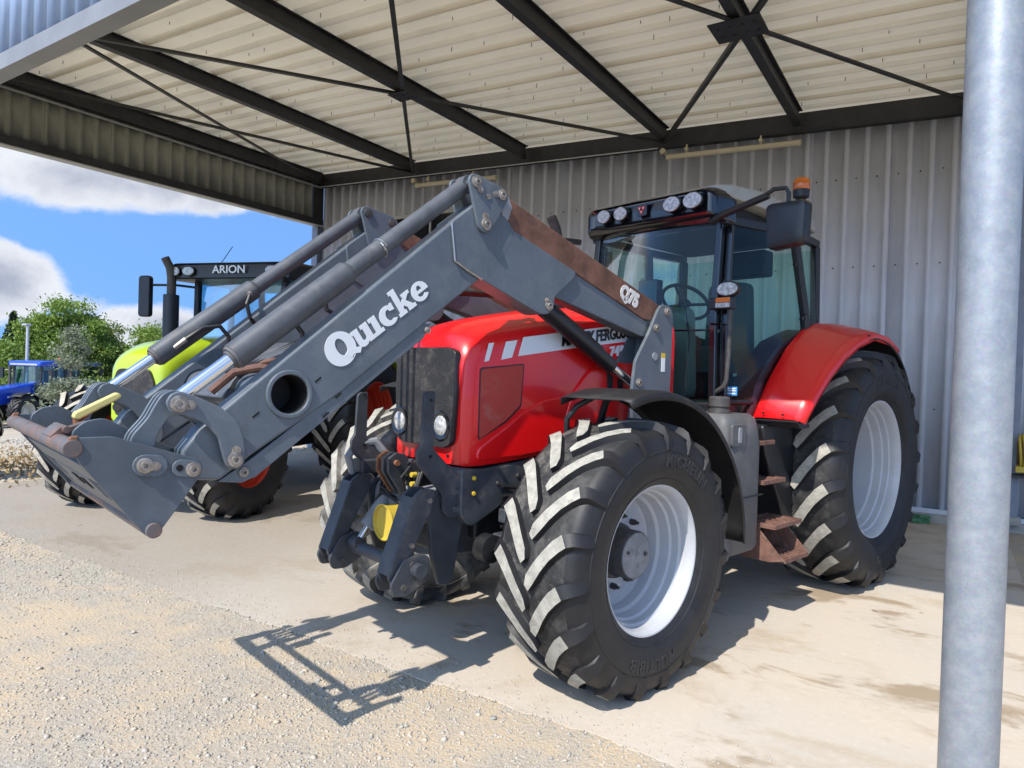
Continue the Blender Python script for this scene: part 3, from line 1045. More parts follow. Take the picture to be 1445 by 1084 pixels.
# ------------------------------------------------------------------ tube lamps, hose reel and small things at the wall
def tube_lamp(x0, z0, x1, z1, label):
    c = Vector(((x0 + x1) / 2, 9.44, (z0 + z1) / 2))
    t = empty('tube_light', c)
    tag(t, label, 'tube light', 'tube lights under the wall beam')
    a, b = Vector((x0, 9.44, z0)) - c, Vector((x1, 9.44, z1)) - c
    d = (b - a).normalized()
    MB().cyl(a + d * .06, b - d * .06, 0.036, n=20).build('tube_cover', 'tube_cover', t)
    for p, q in ((a, a + d * .09), (b - d * .09, b)):
        MB().cyl(p, q, 0.041, n=20).build('end_cap', 'tube_cover', t, bevel=0.004)
    for s in (0.16, 0.72):
        p = a.lerp(b, s)
        MB().cyl(p + Vector((0, 0.0, 0.03)), p + Vector((0, 0.0, 0.15)), 0.012, n=8).cyl(p + Vector((0, -0.03, 0.085)), p + Vector((0, 0.03, 0.085)), 0.026, n=14).build('hanger', 'tube_cover', t)
    j = a - d * 0.06 + Vector((0, 0, 0.09))
    MB().cyl(j + Vector((0, -0.03, 0)), j + Vector((0, 0.05, 0)), 0.042, n=18).build('junction_box', 'tube_cover', t, bevel=0.004)
    MB().tube([j + Vector((0, 0, -.04)), j + Vector((0.01, 0, -.07)), a + Vector((0, 0, -.01)), a + d * .02], 0.006, n=6).build('cable', 'hose_black', t)
tube_lamp(-3.545, 4.80, -1.74, 4.73, 'cream tube light under the wall beam, above the red tractor cab')
tube_lamp(-8.26, 4.975, -6.5, 4.895, 'cream tube light under the wall beam, above the dark wall window')

hr = empty('hose_reel', (0.76, 9.42, 0.68))
tag(hr, 'coiled yellow hose on a black wall bracket beside the grey post', 'hose')
mb = MB()
for k in range(7):
    pts = []
    for i in range(37):
        t = 2 * math.pi * i / 36
        rr = 0.185 + 0.012 * ((k * 7) % 3)
        pts.append((-0.10 + 0.033 * k + 0.008 * math.sin(t * 2 + k), rr * math.cos(t) * 0.85, 0.245 + rr * math.sin(t)))
    mb.tube(pts, 0.0135, n=8, cap=False)
mb.build('hose', 'yellow_plastic', hr)
MB().cyl((-.12, 0, .245), (.14, 0, .245), 0.13, n=20).build('drum', 'rust', hr)
MB().box(-.17, .4, -.10, .17, -.03, 0.0).build('shelf', 'black_plastic', hr, bevel=0.004)
MB().box(-.14, -.02, -.13, -.05, 0.03, 0.10).build('nozzle', 'yellow_plastic', hr, bevel=0.01)

g = empty('wall_base_litter', (-0.27, 9.46, 0))
mb = MB()
for i in range(9):
    a, b, h = random.uniform(-.16, .1), random.uniform(-.05, .03), random.uniform(.05, .11)
    mb.box(a, a + random.uniform(.05, .12), b, b + .05, 0, h)
o = mb.build('green_crate_lid', 'green_plastic', g, bevel=0.006)
tag(g, 'small mottled green plastic bundle lying against the foot of the wall', 'litter')

# ------------------------------------------------------------------ vegetation
def leaf_mesh(name, pts, nrm_spread, size, mat, parent, tint, seed=1):
    """pts: Nx3 leaf centres; builds one folded leaf spray per point"""
    r = np.random.default_rng(seed)
    n = len(pts)
    d = r.normal(size=(n, 3))
    d /= np.linalg.norm(d, axis=1)[:, None]
    u = r.normal(size=(n, 3))
    u -= d * (u * d).sum(1)[:, None]
    u /= np.linalg.norm(u, axis=1)[:, None]
    w = np.cross(d, u)
    s = size * (0.6 + 0.8 * r.random((n, 1)))
    a = pts - u * s
    b = pts + w * s * 0.42
    c = pts + u * s
    e = pts - w * s * 0.42 + d * s * 0.2
    V = np.stack([a, b, c, e], 1).reshape(-1, 3)
    F = np.arange(n * 4).reshape(n, 4)
    me = bpy.data.meshes.new(name)
    me.vertices.add(n * 4)
    me.vertices.foreach_set('co', V.ravel())
    me.loops.add(n * 4)
    me.loops.foreach_set('vertex_index', F.ravel().astype(np.int32))
    me.polygons.add(n)
    me.polygons.foreach_set('loop_start', np.arange(0, n * 4, 4, dtype=np.int32))
    me.update(calc_edges=True)
    at = me.attributes.new('tint', 'FLOAT', 'POINT')
    at.data.foreach_set('value', np.repeat(tint, 4).astype(np.float32))
    me.materials.append(MATS[mat])
    o = bpy.data.objects.new(name, me)
    COL.objects.link(o)
    o.parent = parent
    return o

def crown_points(seed, rx, ry, rz, zc, clumps, per, spread, squash=1.0, hollow=0.35):
    r = np.random.default_rng(seed)
    P, T = [], []
    for k in range(clumps):
        d = r.normal(size=3)
        d /= np.linalg.norm(d)
        if d[2] < -0.55:
            d[2] *= 0.4
        q = (hollow + (1 - hollow) * r.random() ** 0.5)
        wob = 0.82 + 0.32 * r.random()
        c = np.array([d[0] * rx, d[1] * ry, d[2] * rz]) * q * wob
        sp = spread * (0.55 + 0.8 * r.random())
        m = int(per * (0.6 + 0.8 * r.random()))
        pts = c + r.normal(size=(m, 3)) * sp * np.array([1, 1, 0.6 * squash])
        P.append(pts + np.array([0, 0, zc]))
        T.append(np.clip(r.random() * 0.55 + 0.45 * r.random(m), 0, 1))
    return np.concatenate(P), np.concatenate(T)

def tree(name, label, loc, h, rx, rz, mat, seed, clumps=70, per=110, size=0.17, trunk=0.22, group=None, spread=0.5, hollow=0.35):
    r = random.Random(seed)
    z0 = terrain(loc[0], loc[1])
    t = empty(name, (loc[0], loc[1], z0))
    tag(t, label, 'tree', group)
    zc = h - rz
    mb = MB()
    mb.tube([(0, 0, -0.1), (0.05, 0, zc * .5), (r.uniform(-.2, .2), r.uniform(-.2, .2), zc + rz * .5)], [trunk, trunk * .75, trunk * .2], n=9)
    tr = mb.build('trunk', 'bark', t)
    for k in range(9):
        a = r.uniform(0, 6.28)
        z1 = zc * r.uniform(.45, 1.0)
        e = (math.cos(a) * rx * .75, math.sin(a) * rx * .75, zc + rz * r.uniform(-.5, .7))
        MB().tube([(0.03, 0, z1), (e[0] * .45, e[1] * .45, (z1 + e[2]) * .5 + .1), e], [trunk * .4, trunk * .22, trunk * .07], n=6).build('limb', 'bark', t)
    P, T = crown_points(seed, rx, rx, rz, zc, clumps, per, spread, hollow=hollow)
    leaf_mesh('crown', P, 1, size, mat, t, T, seed)
    return t

def polar(bearing, dist):
    """ground position at a compass bearing (degrees from +Y, clockwise) and distance from the shed front"""
    return (math.sin(rad(bearing)) * dist, math.cos(rad(bearing)) * dist)
GT = 'trees beyond the tractor yard'
tree('broadleaf_tree', 'large bright green broadleaf tree with airy rounded crown beyond the blue tractors', polar(-65.8, 46), 6.1, 2.4, 2.7, 'leaf_bright', 3, 120, 270, 0.095, group=GT, spread=0.33, hollow=0.3)
tree('broadleaf_tree', 'darker green dense tree crowded against the large bright tree', polar(-64.3, 47), 5.6, 1.6, 2.6, 'leaf_mid', 4, 100, 260, 0.095, group=GT, spread=0.32)
tree('broadleaf_tree', 'low spreading light green tree behind the street lamp', polar(-68.8, 45), 3.7, 2.3, 1.5, 'leaf_bright', 5, 85, 240, 0.095, group=GT)
tree('broadleaf_tree', 'small light green tree showing beside the black exhaust stack', polar(-60.3, 42), 5.0, 0.8, 1.3, 'leaf_bright', 6, 26, 230, 0.09, group=GT, spread=0.35)
tree('broadleaf_tree', 'low bushy green tree behind the blue tractors at the yard edge', polar(-67.5, 44), 3.6, 2.2, 1.6, 'leaf_mid', 8, 75, 220, 0.095, group=GT)
t = empty('conifer_tree', (*polar(-68.9, 58), terrain(-50, 20)))
tag(t, 'dark pointed conifer rising behind the light green trees', 'tree')
MB().tube([(0, 0, 0), (0, 0, 6.0)], [0.2, 0.03], n=7).build('trunk', 'bark', t)
r = np.random.default_rng(9)
P = []
for k in range(2600):
    z = 1.2 + 5.0 * r.random()
    rr = (6.3 - z) * 0.33 * r.random() ** 0.5
    a = r.random() * 6.28
    P.append((rr * math.cos(a), rr * math.sin(a), z - rr * 0.35 + 0.12 * math.sin(z * 9)))
leaf_mesh('crown', np.array(P), 1, 0.16, 'leaf_dark', t, r.random(len(P)), 9)

t = empty('olive_tree', (*polar(-65.6, 28), terrain(*polar(-65.6, 28))))
tag(t, 'slender grey green olive tree with loose upright foliage', 'tree')
MB().tube([(0, 0, 0), (0.03, 0, 1.6), (0, 0.02, 3.0)], [0.06, 0.045, 0.015], n=7).build('trunk', 'bark', t)
P, T = crown_points(21, .40, .4, 1.0, 2.75, 34, 65, 0.15, hollow=0.2)
leaf_mesh('crown', P, 1, 0.055, 'leaf_olive', t, T, 21)
t = empty('olive_bush', (*polar(-65.6, 23), terrain(*polar(-65.6, 23))))
tag(t, 'round grey green olive bush in front of the blue tractors', 'bush')
MB().tube([(0, 0, 0), (0.02, 0, 0.6), (0, 0, 1.0)], [0.05, 0.04, 0.02], n=7).build('trunk', 'bark', t)
P, T = crown_points(22, .60, .60, .36, 1.30, 38, 75, 0.13, hollow=0.2)
leaf_mesh('crown', P, 1, 0.05, 'leaf_olive', t, T, 22)

# hedge and distant wood, one mass each
def hedge(name, label, ba, bb, Da, Db, h, n, mat, size, seed):
    r = np.random.default_rng(seed)
    a, b = np.array(polar(ba, Da)), np.array(polar(bb, Db))
    s = r.random(n)
    P = a[None] * (1 - s[:, None]) + b[None] * s[:, None]
    top = h * (0.75 + 0.2 * np.sin(s * 23 + seed) + 0.13 * np.sin(s * 61))
    z = top * r.random(n) ** 0.6
    w = r.normal(size=(n, 2)) * 0.8
    zz = np.array([terrain(p[0], p[1]) for p in P])
    P3 = np.c_[P + w, zz + z]
    e = empty(name, (0, 0, 0))
    o = leaf_mesh('foliage', P3, 1, size, mat, None, np.clip(0.2 + 0.5 * r.random(n) + 0.25 * z / h, 0, 1), seed)
    bpy.data.objects.remove(e)
    o.name = name
    tag(o, label, 'hedge', kind='stuff')
    return o
hedge('hedge', 'overgrown green hedge closing the yard behind the blue tractors', -78.2, -54.9, 40, 43, 2.0, 36000, 'leaf_mid', 0.11, 31)
hedge('distant_wood', 'far dark green wood along the horizon', -100.2, -34.1, 95, 95, 4.6, 26000, 'leaf_mid', 0.7, 32)
hedge('dry_weeds', 'dry straw coloured weeds at the edge of the yard', -69.2, -67.3, 12.6, 12.2, 0.20, 1500, 'dry_grass', 0.035, 33)
hedge('tawny_brush', 'tawny brush growing between the trees and the green tractor', -64.7, -59.3, 34, 34, 1.9, 8000, 'leaf_olive', 0.11, 34)

lp = empty('street_lamp', (*polar(-68.1, 38), terrain(-38, 15)))
tag(lp, 'pale street lamp post standing in front of the trees', 'street lamp')
MB().tube([(0, 0, 0), (0, 0, 4.45)], [0.09, 0.06], n=10).build('post', 'lamp_post', lp)
MB().box(-.35, .1, -.12, .12, 4.4, 4.5).build('lamp_head', 'lamp_post', lp, bevel=0.03)

st = MB().prism(rounded([(-.17, 0), (.17, 0), (.15, .30), (-.15, .30)], .03), -.12, .12, axis=1)
so_ = st.build('stone_block', 'stone_grey', bevel=0.02, loc=(-11.75, 5.05, -0.01), rot=(0, 0, 0.5))
tag(so_, 'grey stone block standing on the gravel beyond the slab', 'stone')
# ------------------------------------------------------------------ wheels
def interp(tab, x):
    for (a, b), (c, d) in zip(tab[:-1], tab[1:]):
        if x <= c:
            return b + (d - b) * (x - a) / (c - a) if c > a else b
    return tab[-1][1]

def tyre_profile(R, W, rr):
    h = R - rr
    half = [(0.395 * W, rr - 0.012), (0.43 * W, rr + 0.012), (0.468 * W, rr + 0.16 * h), (0.495 * W, rr + 0.34 * h), (0.5 * W, rr + 0.5 * h), (0.492 * W, rr + 0.68 * h), (0.47 * W, rr + 0.82 * h), (0.437 * W, rr + 0.905 * h), (0.385 * W, rr + 0.955 * h), (0.28 * W, rr + 0.98 * h), (0.14 * W, rr + 0.995 * h), (0.0, R)]
    return half

def tyre_mesh(R, W, rr, n_lug, lug_h=0.042, lug_w=0.06, sweep=0.25, n=96, letters=(), bead=True):
    Rt = R - lug_h
    half = tyre_profile(Rt, W, rr)
    prof = half + [(-a, r) for a, r in reversed(half[:-1])]
    mb = MB()
    mb.lathe(half[:9], n)
    mb.lathe([(-a, r) for a, r in reversed(half[:9])], n)
    mb.cur = 3
    mb.lathe(half[8:] + [(-a, r) for a, r in reversed(half[8:-1])], n)
    mb.cur = 0
    # fine raised bands near the bead and at mid sidewall
    if bead:
        for sgn in (1, -1):
            for q in (0.12, 0.60):
                r0 = rr + q * (Rt - rr)
                xs = interp(sorted([(r, a) for a, r in half]), r0)
                mb.lathe([(sgn * (xs - .003), r0 - .006), (sgn * (xs + .0035), r0), (sgn * (xs - .003), r0 + .006)], n)
    surf = sorted([(a, r) for a, r in half[5:]])
    def rad_at(x):
        return interp(surf, x)
    for sgn in (1, -1):
        for k in range(n_lug):
            th0 = 2 * math.pi * (k + (0.0 if sgn > 0 else 0.5)) / n_lug
            secs = []
            S = [0.0, 0.12, 0.3, 0.5, 0.7, 0.86, 1.0]
            rows = []
            for s in S:
                x = W * (0.012 + s * 0.425)
                u = sweep * (1 - (1 - s) ** 1.45)
                rows.append((x, u, rad_at(x), lug_h * (1.0 if s < .9 else .96), 0))
            rows.append((W * 0.468, sweep * 1.03, rad_at(W * .465) - .01, lug_h * .62, 1))
            rows.append((W * 0.487, sweep * 1.05, rad_at(W * .465) - .068, lug_h * .22, 1))
            pts = []
            for i, (x, u, r, hh, sd) in enumerate(rows):
                x0, u0 = rows[max(i - 1, 0)][:2]
                x1, u1 = rows[min(i + 1, len(rows) - 1)][:2]
                tx, tu = x1 - x0, u1 - u0
                l = math.hypot(tx, tu)
                nx, nu = -tu / l, tx / l
                if sd:
                    nx, nu = -0.25, 0.97
                wd = lug_w * (0.80 if i == 0 else 1.0 if i < 4 else 1.12)
                row = []
                for side, hgt, wk in ((-1, -0.012, 1.25), (-1, hh, 0.92), (1, hh, 0.92), (1, -0.012, 1.25)):
                    xx = x + nx * side * wd * wk / 2 * (1 if not sd else .5)
                    uu = u + nu * side * wd * wk / 2
                    if sd:
                        # shoulder: height points outwards, not up
                        xx = xx + max(hgt, -0.004) * 0.9
                        rq = r + max(hgt, 0) * 0.35
                    else:
                        rq = r + hgt
                    th = th0 + uu / R
                    # angle counted upwards on the front (-Y) face
                    row.append((sgn * max(xx, 0.002), -rq * math.cos(th), rq * math.sin(th)))
                pts.append(row)
            o = len(mb.v)
            mb.v += [p for row in pts for p in row]
            for i in range(len(pts) - 1):
                for j in range(3):
                    mb.f.append((o + i * 4 + j, o + i * 4 + j + 1, o + (i + 1) * 4 + j + 1, o + (i + 1) * 4 + j))
                    mb.m.append(1 if (j == 1 and i < 5) else 0)
            mb.f.append((o, o + 1, o + 2, o + 3))
            mb.m.append(0)
            e = o + (len(pts) - 1) * 4
            mb.f.append((e, e + 3, e + 2, e + 1))
            mb.m.append(0)
    tab = sorted([(r, a) for a, r in half])
    mb.cur = 2
    for s, mid, size, q in letters:
        vs, fs = text_mesh(s, size, 0.0025, bold=0.003, spacing=1.12)
        r0 = rr + q * (Rt - rr)
        out = []
        for v in vs:
            r = r0 + v[1]
            th = rad(mid) - v[0] / r0
            xx = interp(tab, r) + 0.0015 + v[2]
            out.append((xx, r * math.cos(th), r * math.sin(th)))
        mb.add(out, fs)
    return mb

def rim_mesh(rr, half_w, disc, n=72, disc_r=0.15):
    """deep dished rim, outer lip towards +X"""
    L = half_w
    prof = [(L - .018, rr + .0), (L - .004, rr + .012), (L, rr + .004), (L - .002, rr - .008), (L - .016, rr - .022), (L - .045, rr - .030), (L - .075, rr - .034),
            (L - .085, rr - .046), (L - .125, rr - .050), (L - .135, rr - .062), (L - .19, rr - .070), (L - .205, rr - .084)]
    lastr = rr - .092
    prof += [(disc + .012, lastr), (disc, lastr - .012), (disc - .006, lastr - .05), (disc + .002, (lastr + disc_r) / 2), (disc + .014, disc_r + .06), (disc + .016, disc_r)]
    back = [(disc - .002, disc_r), (disc - .02, lastr - .02), (-L + .10, lastr + .005), (-L + .05, rr - .03), (-L + .004, rr - .008), (-L, rr + .004), (-L + .02, rr)]
    mb = MB()
    mb.lathe(prof, n)
    mb.lathe([(disc + .016, disc_r)] + back, n)
    return mb

def make_wheel(parent, pos, mirror, R, W, rr, half_w, disc, n_lug, mats, hub, letters=(), lug_w=0.06, sweep=0.25, cache={}, key=None, turn=0.0, lug_h=0.042):
    w = empty('wheel', pos, 0, parent)
    if mirror:
        w.scale = (-1, 1, 1)
    if key in cache:
        for ch in cache[key].children:
            c = ch.copy()
            COL.objects.link(c)
            c.parent = w
        return w
    t = tyre_mesh(R, W, rr, n_lug, letters=letters, lug_w=lug_w, sweep=sweep, lug_h=lug_h).build('tyre', [mats[0], mats[1], 'rubber_letter', mats[3] if len(mats) > 3 else mats[0]], w, smooth=38)
    t.rotation_euler = (turn, 0, 0)
    rim_mesh(rr, half_w, disc).build('rim', mats[2], w, smooth=30)
    if hub:
        hr_, out, hm, cm = hub
        mb = MB()
        mb.lathe([(disc - .10, hr_ * .9), (disc + .02, hr_ * 1.16), (disc + .035, hr_ * 1.14), (disc + .04, hr_), (out - .012, hr_), (out - .004, hr_ * .97), (out - .004, hr_ * .93)], 40)
        mb.cur = 1
        mb.lathe([(out - .004, hr_ * .93), (out, hr_ * .92), (out + .004, hr_ * .3), (out + .004, 0.0001)], 40)
        mb.cur = 0
        mb.cyl((out, hr_ * .55, 0), (out + .012, hr_ * .55, 0), .012, n=6)
        mb.cyl((out, -hr_ * .6, hr_ * .2), (out + .01, -hr_ * .6, hr_ * .2), .009, n=6)
        mb.build('hub', [hm, cm], w, smooth=30)
        for k in range(10):
            mb = MB()
            a = 2 * math.pi * (k + .3) / 10
            q = hr_ * 1.48
            mb.cyl((disc + .0, q * math.cos(a), q * math.sin(a)), (disc + .045, q * math.cos(a), q * math.sin(a)), .017, n=6)
            mb.cyl((disc + .02, q * math.cos(a), q * math.sin(a)), (disc + .066, q * math.cos(a), q * math.sin(a)), .009, n=8)
            mb.build('wheel_nut', 'hub_dark', w)
    if key:
        cache[key] = w
    return w
# ------------------------------------------------------------------ red tractor (local frame: X to its left, Y to its rear, Z up, origin under the front axle)
TA = rad(14.15)
TO = Vector((-2.3374, 3.6196, 0))
tr = empty('tractor', TO, -TA)
tag(tr, 'red tractor with slate grey front loader, parked nose out on the concrete', 'tractor')
XC = 0.05
CAB = [False]
def tp(mbuild, name, mat, par=None, dx=XC, **kw):
    if dx and CAB[0]:
        mbuild.v = [(p[0] * .95 + .078, p[1], p[2]) for p in mbuild.v]
    elif dx:
        mbuild.v = [(p[0] + dx, p[1], p[2]) for p in mbuild.v]
    return mbuild.build(name, mat, par or tr, **kw)
YR = 2.96

# wheels
FW = dict(R=0.718, W=0.545, rr=0.388, half_w=0.225, disc=-0.045, n_lug=19, mats=('rubber', 'lug_top', 'rim_silver', 'rubber_tread'), hub=(0.128, 0.110, 'hub_dark', 'hub_grey'), lug_w=0.062, sweep=0.27, lug_h=0.033)
RW = dict(R=0.958, W=0.66, rr=0.548, half_w=0.275, disc=-0.13, n_lug=20, mats=('rubber', 'lug_top', 'rim_silver', 'rubber_tread'), hub=(0.15, -0.02, 'hub_dark', 'hub_grey'), lug_w=0.075, sweep=0.34)
make_wheel(tr, (0.90, 0, 0.683), False, letters=(('MICHELIN', 62, 0.085, 0.42), ('MULTIBIB', -100, 0.085, 0.42)), key='rf', turn=0.08, **FW)
FW2 = dict(FW, mats=('rubber_dusty', 'lug_top', 'rim_silver'))
make_wheel(tr, (-0.90, 0, 0.683), True, key='rf2', turn=.15, **FW2)
make_wheel(tr, (0.90, YR, 0.945), False, letters=(('MICHELIN', 84, 0.10, 0.45), ('MULTIBIB', -84, 0.10, 0.45)), key='rr', turn=0.1, **RW)
make_wheel(tr, (-0.88, YR, 0.945), True, key='rr', **RW)

# ---- bonnet
HOOD = [(-.672, .292, 1.775, 1.125), (-.655, .312, 1.815, 1.118), (-.62, .326, 1.852, 1.116), (-.55, .338, 1.893, 1.118), (-.40, .350, 1.935, 1.128), (-.2, .360, 1.975, 1.145), (0.0, .367, 2.012, 1.165), (.3, .376, 2.052, 1.20), (.6, .383, 2.088, 1.235), (.9, .388, 2.108, 1.26), (1.14, .390, 2.118, 1.28)]
def hood_x(y):
    return interp([(a, b) for a, b, c, d in HOOD], y)
def hood_sec(y, hw, zt, zb):
    zs = zt - .125
    half = [(hw - .05, zb - .004), (hw - .012, zb), (hw, zb + .03), (hw, zb + .2), (hw, (zb + zs) / 2), (hw, zs - .10), (hw - .006, zs - .04), (hw - .022, zs + .01), (hw - .055, zs + .052), (hw - .105, zs + .08), (hw * .55, zs + .104), (hw * .28, zs + .12), (0, zs + .125)]
    return [(x, y, z) for x, z in half] + [(-x, y, z) for x, z in reversed(half[:-1])]
mb = MB()
secs = [hood_sec(*h) for h in HOOD]
mb.loft(secs)
mb.add(secs[0], [tuple(range(len(secs[0])))])
mb.add(secs[-1], [tuple(reversed(range(len(secs[-1]))))])
hood = tp(mb, 'bonnet', 'red_paint', smooth=40)
def on_hood(poly, t0, t1):
    """plate lying on the left flank of the bonnet; poly in (y, z)"""
    m = MB().prism(poly, 0, 1, axis=0)
    m.v = [(hood_x(p[1]) + (t0 if p[0] < .5 else t1), p[1], p[2]) for p in m.v]
    return m
def mirror_x(m):
    m.v = [(-p[0], p[1], p[2]) for p in m.v]
    return m
vent = rounded([(-.575, 1.635), (-.285, 1.668), (-.30, 1.44), (-.40, 1.36), (-.575, 1.26)], .02)
for s in (0, 1):
    m = on_hood(vent, -.004, .004)
    tp(mirror_x(m) if s else m, 'side_vent', 'red_mesh', hood, bevel=.002)
    fr = [(q[0] + (0.008 if q[0] > -.43 else -.008), q[1] + (.008 if q[1] > 1.5 else -.008)) for q in vent]
    m = MB().prism(fr, 0, 1, axis=0, holes=[vent])
    m.v = [(hood_x(p[1]) + (-.004 if p[0] < .5 else .0025), p[1], p[2]) for p in m.v]
    tp(mirror_x(m) if s else m, 'vent_rim', 'dark_red', hood)
    for poly in ([(-.555, 1.675), (-.528, 1.775), (-.497, 1.780), (-.527, 1.682)], [(-.445, 1.69), (-.412, 1.79), (-.335, 1.803), (-.37, 1.705)], [(-.325, 1.715), (-.288, 1.822), (.25, 1.905), (.80, 1.985), (.83, 1.875), (.25, 1.80)]):
        m = on_hood(poly, -.003, .0022)
        tp(mirror_x(m) if s else m, 'white_stripe', 'white_decal', hood, smooth=0)
def hood_text(s, size, mat, y0, z0, slope, off, **kw):
    dy = Vector((0, 1, slope)).normalized()
    up = Vector((0, -slope * .0, 1))
    x = hood_x(y0) + off + XC
    ex = Vector(((hood_x(y0 + .3) - hood_x(y0 - .3)) / .6, 1, slope))
    return text_obj('lettering', s, size, mat, hood, (x, y0, z0), ex, up, **kw)
hood_text('MASSEY FERGUSON', 0.098, 'black_decal', .36, 1.868, .145, .006, bold=.0032, sx=.83)
hood_text('7495', 0.088, 'white_decal', .53, 1.782, .145, .004, bold=.003, sx=1.05, depth=.004)
# rear flank bulge and its dark slots
bul = rounded([(.02, 1.30), (.10, 1.50), (.25, 1.66), (.45, 1.71), (.80, 1.71), (.92, 1.60), (.92, 1.30)], .06)
m = on_hood(bul, -.01, .018)
tp(m, 'rear_flank', 'red_paint', hood, bevel=.012)
for a, b in ((.30, .36), (.40, .46)):
    m = on_hood(rounded([(a + .10, 1.66), (a + .16, 1.62), (b + .10, 1.46), (b + .06, 1.46)], .02), .0, .021)
    tp(m, 'slot', 'black_matte', hood)
m = on_hood([(-.03, 1.205), (.03, 1.208), (.03, 1.318), (-.03, 1.315)], -.002, .003)
st_ = tp(m, 'warning_sticker', 'yellow_sticker', hood, smooth=0)
m = on_hood([(0, 1.29), (.018, 1.262), (-.018, 1.262)], .0, .005)
tp(m, 'sticker_mark', 'black_decal', hood, smooth=0)
m = on_hood([(-.012, 1.218), (.012, 1.218), (.012, 1.248), (-.012, 1.248)], .0, .005)
tp(m, 'sticker_mark', 'black_decal', hood, smooth=0)
# lower flank, raised below a crease that climbs from the chin
m = on_hood(rounded([(-.60, 1.15), (-.585, 1.215), (-.42, 1.315), (-.285, 1.405), (-.12, 1.475), (.06, 1.50), (.06, 1.19), (-.30, 1.155)], .03), -.012, .013)
tp(m, 'lower_flank', 'red_paint', hood, bevel=.012)
# grille with head lamps
gp = rounded([(-.258, 1.235), (-.20, 1.205), (.20, 1.205), (.258, 1.235), (.278, 1.50), (.270, 1.725), (.20, 1.748), (-.20, 1.748), (-.270, 1.725), (-.278, 1.50)], .03)
grille = tp(MB().prism(gp, -.70, -.655, axis=1), 'grille', 'black_plastic', hood, bevel=.008)
def mesh_mat():
    m = bpy.data.materials.new('grille_mesh')
    m.use_nodes = True
    t = NT(m.node_tree)
    b = m.node_tree.nodes['Principled BSDF']
    co = t.n('ShaderNodeTexCoord').outputs['Object']
    vo = t.n('ShaderNodeTexVoronoi', {'Vector': co, 'Scale': 120.0, 'Randomness': 0.75})
    f = t.ramp(vo.outputs['Distance'], 0.25, 0.45)
    dust = t.ramp(t.noise(co, 7.0, 7, 0.7), 0.45, 0.8)
    wire = t.mix(dust, (0.022, 0.022, 0.025, 1), (0.13, 0.115, 0.10, 1))
    t.put(b, 'Base Color', t.mix(f, (0.006, 0.006, 0.007, 1), wire))
    b.inputs['Roughness'].default_value = 0.6
    bp = t.n('ShaderNodeBump', {'Height': f, 'Strength': 0.8, 'Distance': 0.004})
    t.put(b, 'Normal', bp.outputs[0])
    MATS['grille_mesh'] = m
mesh_mat()
gi = [(x * .985, 1.4775 + (z - 1.4775) * .985) for x, z in gp]
tp(MB().prism(gi, -.704, -.69, axis=1), 'grille_screen', 'grille_mesh', hood)
for lx in (-.225, .165):
    lamp = tp(MB().lathe([(0, .080), (-.005, .082), (-.008, .074), (-.004, .056), (.0, .0001)], 32, c=(lx, -.703, 1.325), axis=1), 'headlight', 'black_gloss', hood)
    mb = MB().lathe([(-.004, .054), (-.011, .046), (-.015, .025), (-.016, .0001)], 32, c=(lx + XC, -.703, 1.325), axis=1)
    mb.build('lens', 'lamp_glass', lamp)
tp(MB().cyl((.20, -.676, 1.165), (.20, -.682, 1.165), .008, n=10), 'bonnet_lock', 'black_plastic', hood)

# ---- chassis, engine, gearbox
tp(MB().box(-.26, .26, -.52, 1.3, .70, 1.16), 'engine_block', 'chassis_black', bevel=.02)
mb = MB().prism(rounded([(-.70, 1.115), (-.55, 1.10), (-.25, 1.128), (.05, 1.16), (.30, 1.195), (.32, 1.06), (-.05, 1.01), (-.28, .96), (-.48, .86), (-.62, .80), (-.70, .86)], .03), -.352, .352, axis=0)
tp(mb, 'front_support', 'cast_grey', bevel=.012)
mb = MB().prism([(-.66, .62), (-.66, .98), (-.1, .98), (.1, .70), (-.1, .58)], -.20, .20, axis=0)
tp(mb, 'support_block', 'cast_grey', bevel=.02)
mb = MB().cyl((-.72, 0, .64), (.72, 0, .64), .085, n=20).box(-.62, .62, -.09, .09, .56, .72)
mb.box(-.20, .20, -.16, .16, .54, .80)
tp(mb, 'front_axle', 'chassis_black', bevel=.012)
for s in (-1, 1):
    mb = MB().lathe([(s * .50, .11), (s * .56, .15), (s * .66, .16), (s * .70, .12), (s * .86, .11)], 24, c=(0, 0, .66))
    mb.box(s * .58 - .05, s * .58 + .05, -.06, .06, .48, .86)
    tp(mb, 'axle_end', 'chassis_black', bevel=.01)
    tp(MB().cyl((s * .16, -.20, .66), (s * .52, -.17, .67), .034, n=14).cyl((s * .5, -.17, .67), (s * .60, -.13, .68), .016, n=10), 'steering_cylinder', 'cast_grey')
tp(MB().box(-.24, .24, 1.0, 3.3, .55, 1.25), 'gearbox', 'chassis_black', bevel=.04)
mb = MB().cyl((-.75, YR, .945), (.75, YR, .945), .16, n=24)
tp(mb, 'rear_axle', 'chassis_black')
mb = MB().prism(rounded([(.05, 1.15), (1.1, 1.25), (1.1, .80), (.45, .74), (.15, .9)], .05), .27, .42, axis=0)
mb.prism(rounded([(.05, 1.15), (1.1, 1.25), (1.1, .80), (.45, .74), (.15, .9)], .05), -.42, -.27, axis=0)
tp(mb, 'engine_side', 'chassis_black', bevel=.02)
